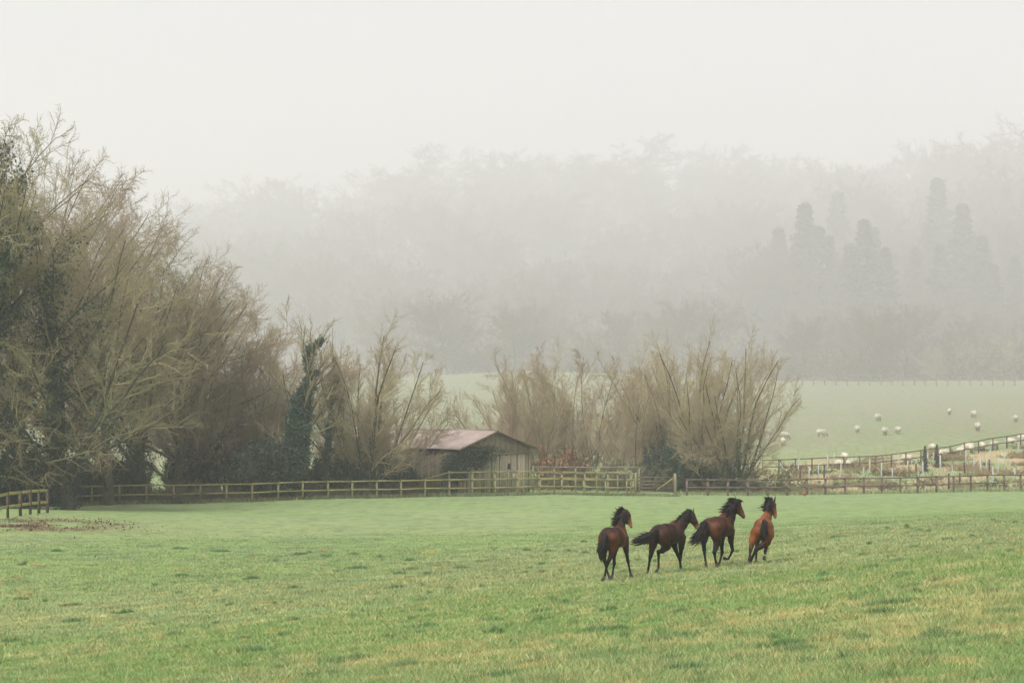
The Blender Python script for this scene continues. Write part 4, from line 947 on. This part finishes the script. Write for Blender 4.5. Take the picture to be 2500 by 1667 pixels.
    # 4 --- rightmost, bright bay, leaning
    horse("rightmost and brightest chestnut-brown horse, leaning as it turns, seen straight from behind", 1680, 1200, 7.842, 70, dict(
        root=(1400, 1350),
        body=[((1345, 760, .0), (1375, 650, .10), .18, .16, BRIGHT), ((1520, 790, .0), (1490, 650, .10), .18, .16, BRIGHT), ((1430, 660, .08), (1460, 690, .5), .235, .25, (BRIGHT, BRIGHT)),
              ((1455, 700, .45), (1490, 680, .95), .255, .20, (BRIGHT, BRIGHT)), ((1440, 590, .3), (1485, 540, .85), .155, .14, (BRIGHT, BRIGHT*.8)), ((1470, 520, .85), (1495, 460, 1.0), .125, .10, BRIGHT),
              ((1560, 760, .9), (1560, 840, 1.0), .12, .09, BAY), ((1500, 560, .95), (1535, 420, 1.1), .14, .105, (BRIGHT, BAY*.8)), ((1535, 420, 1.1), (1540, 300, 1.16), .105, .095, (DARKB, SOOT)),
              ((1540, 300, 1.16), (1575, 210, 1.18), .095, .085, (DARKB, SOOT)), ((1570, 200, 1.18), (1625, 220, 1.15), .085, .075, (DARKB, BAY)), ((1600, 240, 1.15), (1640, 340, 1.12), .085, .062, (BAY, BRIGHT)),
              ((1650, 250, 1.12), (1668, 400, 1.1), .048, .040, (BAY, BRIGHT)), ((1668, 400, 1.1), (1675, 480, 1.08), .042, .034, (BAY, TANM)), ((1630, 330, 1.12), (1655, 480, 1.1), .06, .034, (SOOT, BAY)), ((1665, 480, 1.08), (1668, 498, 1.08), .032, .028, (TANM, SOOT)),
              ((1650, 180, 1.12), (1677, 74, 1.1), .034, .007, SOOT), ((1500, 190, 1.24), (1460, 110, 1.24), .028, .006, SOOT)],
        lh=[(1300, 800, .02, .165), (1240, 930, .0, .105), (1212, 1030, -.02, .062), (1196, 1110, -.05, .052), (1182, 1220, -.02, .030), (1160, 1320, .0, .033), (1118, 1380, -.04, .048)],
        lh_c=[BRIGHT, BRIGHT, BAY, SOOT*1.5, SOOT*1.5, DARKB],
        rh=[(1530, 830, .0, .16), (1500, 960, .03, .115), (1390, 1050, .0, .072), (1300, 1110, -.05, .056), (1240, 1230, -.03, .033), (1195, 1335, .0, .034), (1172, 1368, -.02, .048)],
        rh_c=[BRIGHT, BAY*1.2, SOOT, BLK, BLK, BLK],
        lf=[(1340, 880, .85, .09), (1325, 970, .88, .062), (1312, 1050, .9, .046), (1310, 1120, .9, .045), (1306, 1210, .88, .027), (1300, 1280, .86, .032), (1300, 1338, .84, .046)],
        lf_c=[BAY*.7, BAY*.6, SOOT, BLK, BLK, BLK],
        rf=[(1545, 900, .95, .095), (1505, 1010, .97, .055), (1492, 1080, .98, .044), (1478, 1140, .98, .044), (1474, 1190, .95, .028), (1466, 1225, .92, .033), (1456, 1272, .88, .05)],
        rf_c=[BAY, SOOT, BLK, BLK, BLK, np.array([.4, .36, .33])],
        dark=[((1400, 580, .0), .06, SOOT, .5), ((1350, 880, .0), .10, DARKB, .7), ((1600, 700, .3), .14, DARKB, .5), ((1400, 900, .1), .13, SOOT, .7)],
        mane=[([(1600, 120, 1.16), (1560, 170, 1.2), (1520, 280, 1.2), (1510, 380, 1.15)], [(1540, 200, 1.2), (1500, 190, 1.2), (1455, 200, 1.2)], 130, .011, .014, 1.1),
              ([(1600, 130, 1.12), (1560, 200, 1.08), (1545, 300, 1.06)], [(1560, 200, 1.08), (1545, 290, 1.04), (1550, 360, 1.02)], 130, .012, .018, .7),
              ([(1520, 300, 1.1), (1540, 400, 1.02)], [(1530, 330, 1.), (1545, 390, .98), (1565, 430, .96)], 50, .010, .012, .7)],
        tail=[([(1470, 560, -.14), (1450, 650, -.26), (1440, 740, -.3), (1445, 830, -.3), (1450, 890, -.28)], 130, .014, .024), ([(1470, 560, -.14), (1490, 620, -.2), (1480, 700, -.25), (1490, 780, -.25)], 40, .010, .014)],
        eye=[(1682, 245, 1.10)]), dict(body=BRIGHT, mid=BAY))

def build_sheep():
    WL = np.array([.52, .475, .35]); FC = np.array([.26, .22, .17]); LG = np.array([.13, .105, .08])
    def make(kind, seed):
        r = np.random.default_rng(seed); pr = [((-.30, 0, .56), (.30, 0, .55), .235, .225, WL), ((-.2, .05, .66), (.25, 0, .64), .16, .16, WL), ((-.34, -.03, .50), (-.36, .03, .50), .20, .20, WL), ((.1, 0, .47), (.2, .0, .47), .2, .2, WL)]
        for _ in range(26):
            a = r.random()*6.28; x_ = -.4+.8*r.random(); q = np.array([x_, math.cos(a)*.22, .56+math.sin(a)*.21]); pr.append((q, q+r.normal(size=3)*.03, .055, .055, WL*(.85+.2*r.random())))
        for sx in (-.30, .27):
            for sy in (-.11, .11):
                dx = .05*r.normal(); pr += [((sx, sy, .42), (sx+dx, sy, .22), .07, .034, (WL, LG)), ((sx+dx, sy, .22), (sx+dx*.6, sy, .02), .030, .024, LG)]
        if kind == 'graze': pr += [((.42, 0, .56), (.58, 0, .34), .13, .085, (WL, WL*.9)), ((.58, 0, .33), (.66, .0, .12), .075, .045, (FC, FC)), ((.56, .06, .33), (.55, .15, .30), .022, .012, FC), ((.56, -.06, .33), (.55, -.15, .30), .022, .012, FC)]
        else: pr += [((.40, 0, .62), (.56, 0, .78), .13, .085, (WL, WL*.9)), ((.57, 0, .80), (.72, 0, .72), .078, .045, (FC, FC)), ((.55, .06, .83), (.52, .15, .84), .022, .012, FC), ((.55, -.06, .83), (.52, -.15, .84), .022, .012, FC)]
        pr += [((-.50, 0, .56), (-.53, 0, .38), .045, .03, WL*.9)]
        V, Q, C = skin(pr, h=.02, k=.05, relax=1); root = empty("sheep"); mesh_obj("fleece_body", V, Q, M['wool'], root, col=C, smooth=True); return root
    pro = {'g': make('graze', 1), 'h': make('graze', 2), 's': make('stand', 3)}; used = {}
    Q = [ # x, y (top of the back), kind, heading from +X in degrees, scale, label
     (1740, 393, 'g', 80, 1.0, "small sheep seen from behind, highest on the field, left of the pair at the right"),
     (1940, 413, 'h', 100, 1.05, "white sheep seen from behind in the upper right of the field, second highest"),
     (2285, 445, 'g', 85, 1.0, "white sheep grazing alone at the far right edge of the upper field"),
     (1155, 436, 'g', 60, 1.12, "white sheep highest on the left half of the field, turned a little right"),
     (985, 535, 's', 95, 1.0, "white sheep seen from behind between the left pair and the middle pair"),
     (1210, 548, 'h', 70, 1.05, "left sheep of the close pair in the middle of the field"),
     (1318, 543, 'g', 100, 1.0, "right sheep of the close pair in the middle of the field"),
     (1972, 510, 'h', 90, 1.12, "white sheep below the upper right one, seen from behind"),
     (690, 564, 'h', 20, 1.05, "white sheep standing sideways on the left of the open field"),
     (385, 587, 'g', 25, 1.05, "upper sheep of the two by the last bare tree's drooping bough"),
     (375, 638, 's', 80, 1.05, "lower sheep of the two by the last bare tree's drooping bough"),
     (248, 560, 'h', 10, .95, "sheep half hidden in the twigs of the last bare tree"),
     (1600, 682, 'g', 100, 1.05, "sheep looking over the thin fence behind the two small conifers"),
     (1700, 740, 'h', 205, 1.0, "long-backed sheep sideways just right of the small conifers"),
     (1830, 735, 'g', 120, .95, "sheep at the fence below the huddled pair"),
     (1893, 680, 'h', 165, 1.08, "big pale sheep standing behind another at the thin fence"),
     (1920, 700, 'g', 80, 1.0, "front sheep of the huddled pair at the thin fence"),
     (2010, 694, 's', 95, 1.05, "sheep right of the huddled pair, close behind a fence post"),
     (2105, 698, 'h', 40, .95, "sheep with its side to the thin fence, third from the right edge"),
     (2243, 706, 'g', -40, 1.0, "sheep with lowered head near the right end of the thin fence"),
     (2350, 690, 's', 170, 1.2, "sheep cut by the right edge of the picture at the thin fence"),
     (880, 760, 's', 100, 1.1, "sheep standing tall above the left part of the thin fence"),
     (838, 830, 'g', 130, 1.0, "left sheep of the two grazing under the thin fence's left part"),
     (925, 831, 'h', 60, 1.0, "right sheep of the two grazing under the thin fence's left part"),
     (1395, 806, 'h', -20, 1.0, "sheep grazing sideways below the thin fence, left of the small conifers")]
    for x6, y6, k, hdg, sc, lab in Q:
        u = 1800+x6/3.36; vt = 880+y6/3.36
        lo = 236 if y6 > 650 else 232
        D = None
        for d in np.arange(216, 330, .5):                 # the spot where a sheep .78 m tall has its back on this row
            p = upt(u, d)
            if rowof(p+np.array([0, 0, .79*sc])) <= vt: D = d; break
        if D is None: D = 300.
        fd = np.interp(u, [1862, 2138, 2320, 2424, 2526], [213, 215, 222, 229, 234])
        D = max(D, fd+1.2); p = upt(u, D)
        o = pro[k] if k not in used else copy_thing(pro[k], (0, 0, 0)); used[k] = 1
        o.location = (p[0], p[1], p[2]-.01); o.rotation_euler = (0, 0, math.radians(hdg)); o.scale = (sc,)*3; tag(o, lab, "sheep", "sheep grazing on the misty hillside")
    # the small russet bird in front of the brown fence
    RB = np.array([.26, .10, .05]); DKB = np.array([.03, .05, .05])
    p = hit(1964.5, 1212.5, 150, 181)
    V, Qd, C = skin([((-.10, 0, .20), (.10, 0, .24), .095, .09, RB), ((.12, 0, .28), (.17, 0, .38), .05, .032, (RB, DKB)), ((.17, 0, .40), (.20, 0, .40), .036, .028, (np.array([.4, .05, .04]), DKB)), ((.22, 0, .395), (.25, 0, .385), .012, .006, TANM),
                     ((-.16, 0, .19), (-.50, 0, .14), .045, .012, (RB, RB*.6)), ((0, .04, .14), (.01, .04, .0), .016, .010, TANM), ((.02, -.04, .14), (.03, -.04, 0), .016, .010, TANM)], h=.011, k=.04, relax=1)
    b = mesh_obj("pheasant", V, Qd, M['wool'], None, loc=tuple(p), col=C, smooth=True); b.rotation_euler = (0, 0, math.radians(60)); b.scale = (1.1,)*3
    tag(b, "small russet game bird on the grass in front of the brown fence", "bird")

def build_litter():
    r = np.random.default_rng(77); n = 4200
    x = -22.6+2.4*r.normal(size=n); y = 111+3.6*r.normal(size=n); k = fbm(x, y, 2.2, 4, 11)+.06+.06*r.normal(size=n) > .5; x, y = x[k], y[k]; n = len(x)
    c = np.stack([x, y, zt(x, y)+.02+.03*r.random(n)], -1); a = unit(r.normal(size=(n, 3))*[1, 1, .45]); b = unit(np.cross(a, r.normal(size=(n, 3))*[.5, .5, 1])); s = (.03+.035*r.random((n, 1)))
    V = np.stack([c-a*s, c-b*s*.6, c+a*s, c+b*s*.6], 1).reshape(-1, 3)
    pal = np.array([[.12, .065, .042], [.08, .045, .03], [.19, .10, .062], [.30, .19, .13]]); cc = pal[r.choice(4, n, p=[.45, .35, .15, .05])]
    o = mesh_obj("fallen_leaves", V, np.arange(4*n).reshape(-1, 4), M['grass'], col=np.repeat(cc, 4, axis=0)); tag(o, "patch of fallen brown leaves on the grass below the near fence", "leaves", kind="stuff")
    # long rough grass under the fences
    xs = []; 
    for _ in range(26000):
        q = r.random()
        if q < .55: u = 60+1600*r.random(); D = np.interp(u, [155, 1097, 1318, 1545], [150, 166, 170, 172])+.3+2.2*r.random()**1.5
        else: u = 1650+880*r.random(); D = 177.5+38*r.random()**1.6
        xs.append(((u-CX)/FPX*D, D))
    xs = np.array(xs); x, y = xs[:, 0], xs[:, 1]; n = len(x); z = zt(x, y); h = .12+.22*r.random(n); th = r.random(n)*6.28; la = r.random(n)*6.28
    base = np.stack([x, y, z-.02], -1); sd = np.stack([np.cos(th), np.sin(th), 0*th], -1)*.022; tip = base+np.stack([np.cos(la)*.5*h, np.sin(la)*.5*h, h], -1)
    V = np.stack([base-sd, base+sd, tip], 1).reshape(-1, 3); pal = np.array([[.14, .21, .07], [.30, .26, .12], [.20, .23, .09], [.10, .15, .06]]); cc = pal[r.integers(0, 4, n)]
    o = mesh_obj("rough_grass", V, np.arange(3*n).reshape(-1, 3), M['grass'], col=np.repeat(cc, 3, axis=0)); tag(o, "long rough grass along the feet of the fences and in the planted strip", "grass", kind="stuff")

# ------------------------------------------------------------------ mist
def box(name, x0, x1, y0, y1, z0, z1, m):
    V = [(x, y, z) for z in (z0, z1) for y in (y0, y1) for x in (x0, x1)]
    return mesh_obj(name, V, [(0, 2, 3, 1), (4, 5, 7, 6), (0, 1, 5, 4), (2, 6, 7, 3), (0, 4, 6, 2), (1, 3, 7, 5)], m)
def volmat(name, dens, col):
    m = bpy.data.materials.new(name); m.use_nodes = True; n = m.node_tree.nodes; n.clear()
    v = n.new("ShaderNodeVolumePrincipled"); v.inputs["Color"].default_value = (*col, 1); v.inputs["Density"].default_value = dens; v.inputs["Anisotropy"].default_value = 0.0
    o = n.new("ShaderNodeOutputMaterial"); m.node_tree.links.new(v.outputs[0], o.inputs["Volume"]); return m
HAZE, BANK = .00045, .0049
def build_mist():
    o = box("haze", -1130, 1130, -62, 962, -4, 96, volmat("haze_air", HAZE, (.975, .975, .95))); tag(o, kind="stuff", label="thin pale mist filling the valley", cat="mist")
    # the thicker bank of fog that lies against the hill behind the row of trees
    r = np.random.default_rng(5); nx, nz = 60, 14; xs = np.linspace(-1100, 1100, nx); zs = np.linspace(-3, 95, nz)
    X, ZZ = np.meshgrid(xs, zs, indexing='ij'); Y = 240-14*smoothstep(-14, 8, X)+8*(fbm(X, ZZ, 90, 3, 31)-.5)*2-ZZ*.25
    f = np.stack([X, Y, ZZ], -1).reshape(-1, 3); b = np.stack([X, 0*X+955, ZZ], -1).reshape(-1, 3); i = np.arange(nx*nz).reshape(nx, nz); N = nx*nz
    F = [np.stack([i[:-1, :-1], i[1:, :-1], i[1:, 1:], i[:-1, 1:]], -1).reshape(-1, 4)]; F.append(F[0][:, ::-1]+N)
    def strip(a): return np.stack([a[:-1], a[:-1]+N, a[1:]+N, a[1:]], -1)
    F += [strip(i[:, 0]), strip(i[::-1, -1]), strip(i[0, ::-1]), strip(i[-1, :])]
    o = mesh_obj("fog_bank", np.concatenate([f, b]), F, volmat("fog", BANK, (.985, .978, .938))); tag(o, kind="stuff", label="thick bank of fog lying against the wooded hillside", cat="fog")

build_trees()
build_wood()
build_fences(); build_plantation(); build_barn(); build_litter()
build_horses(); build_sheep()
build_mist()
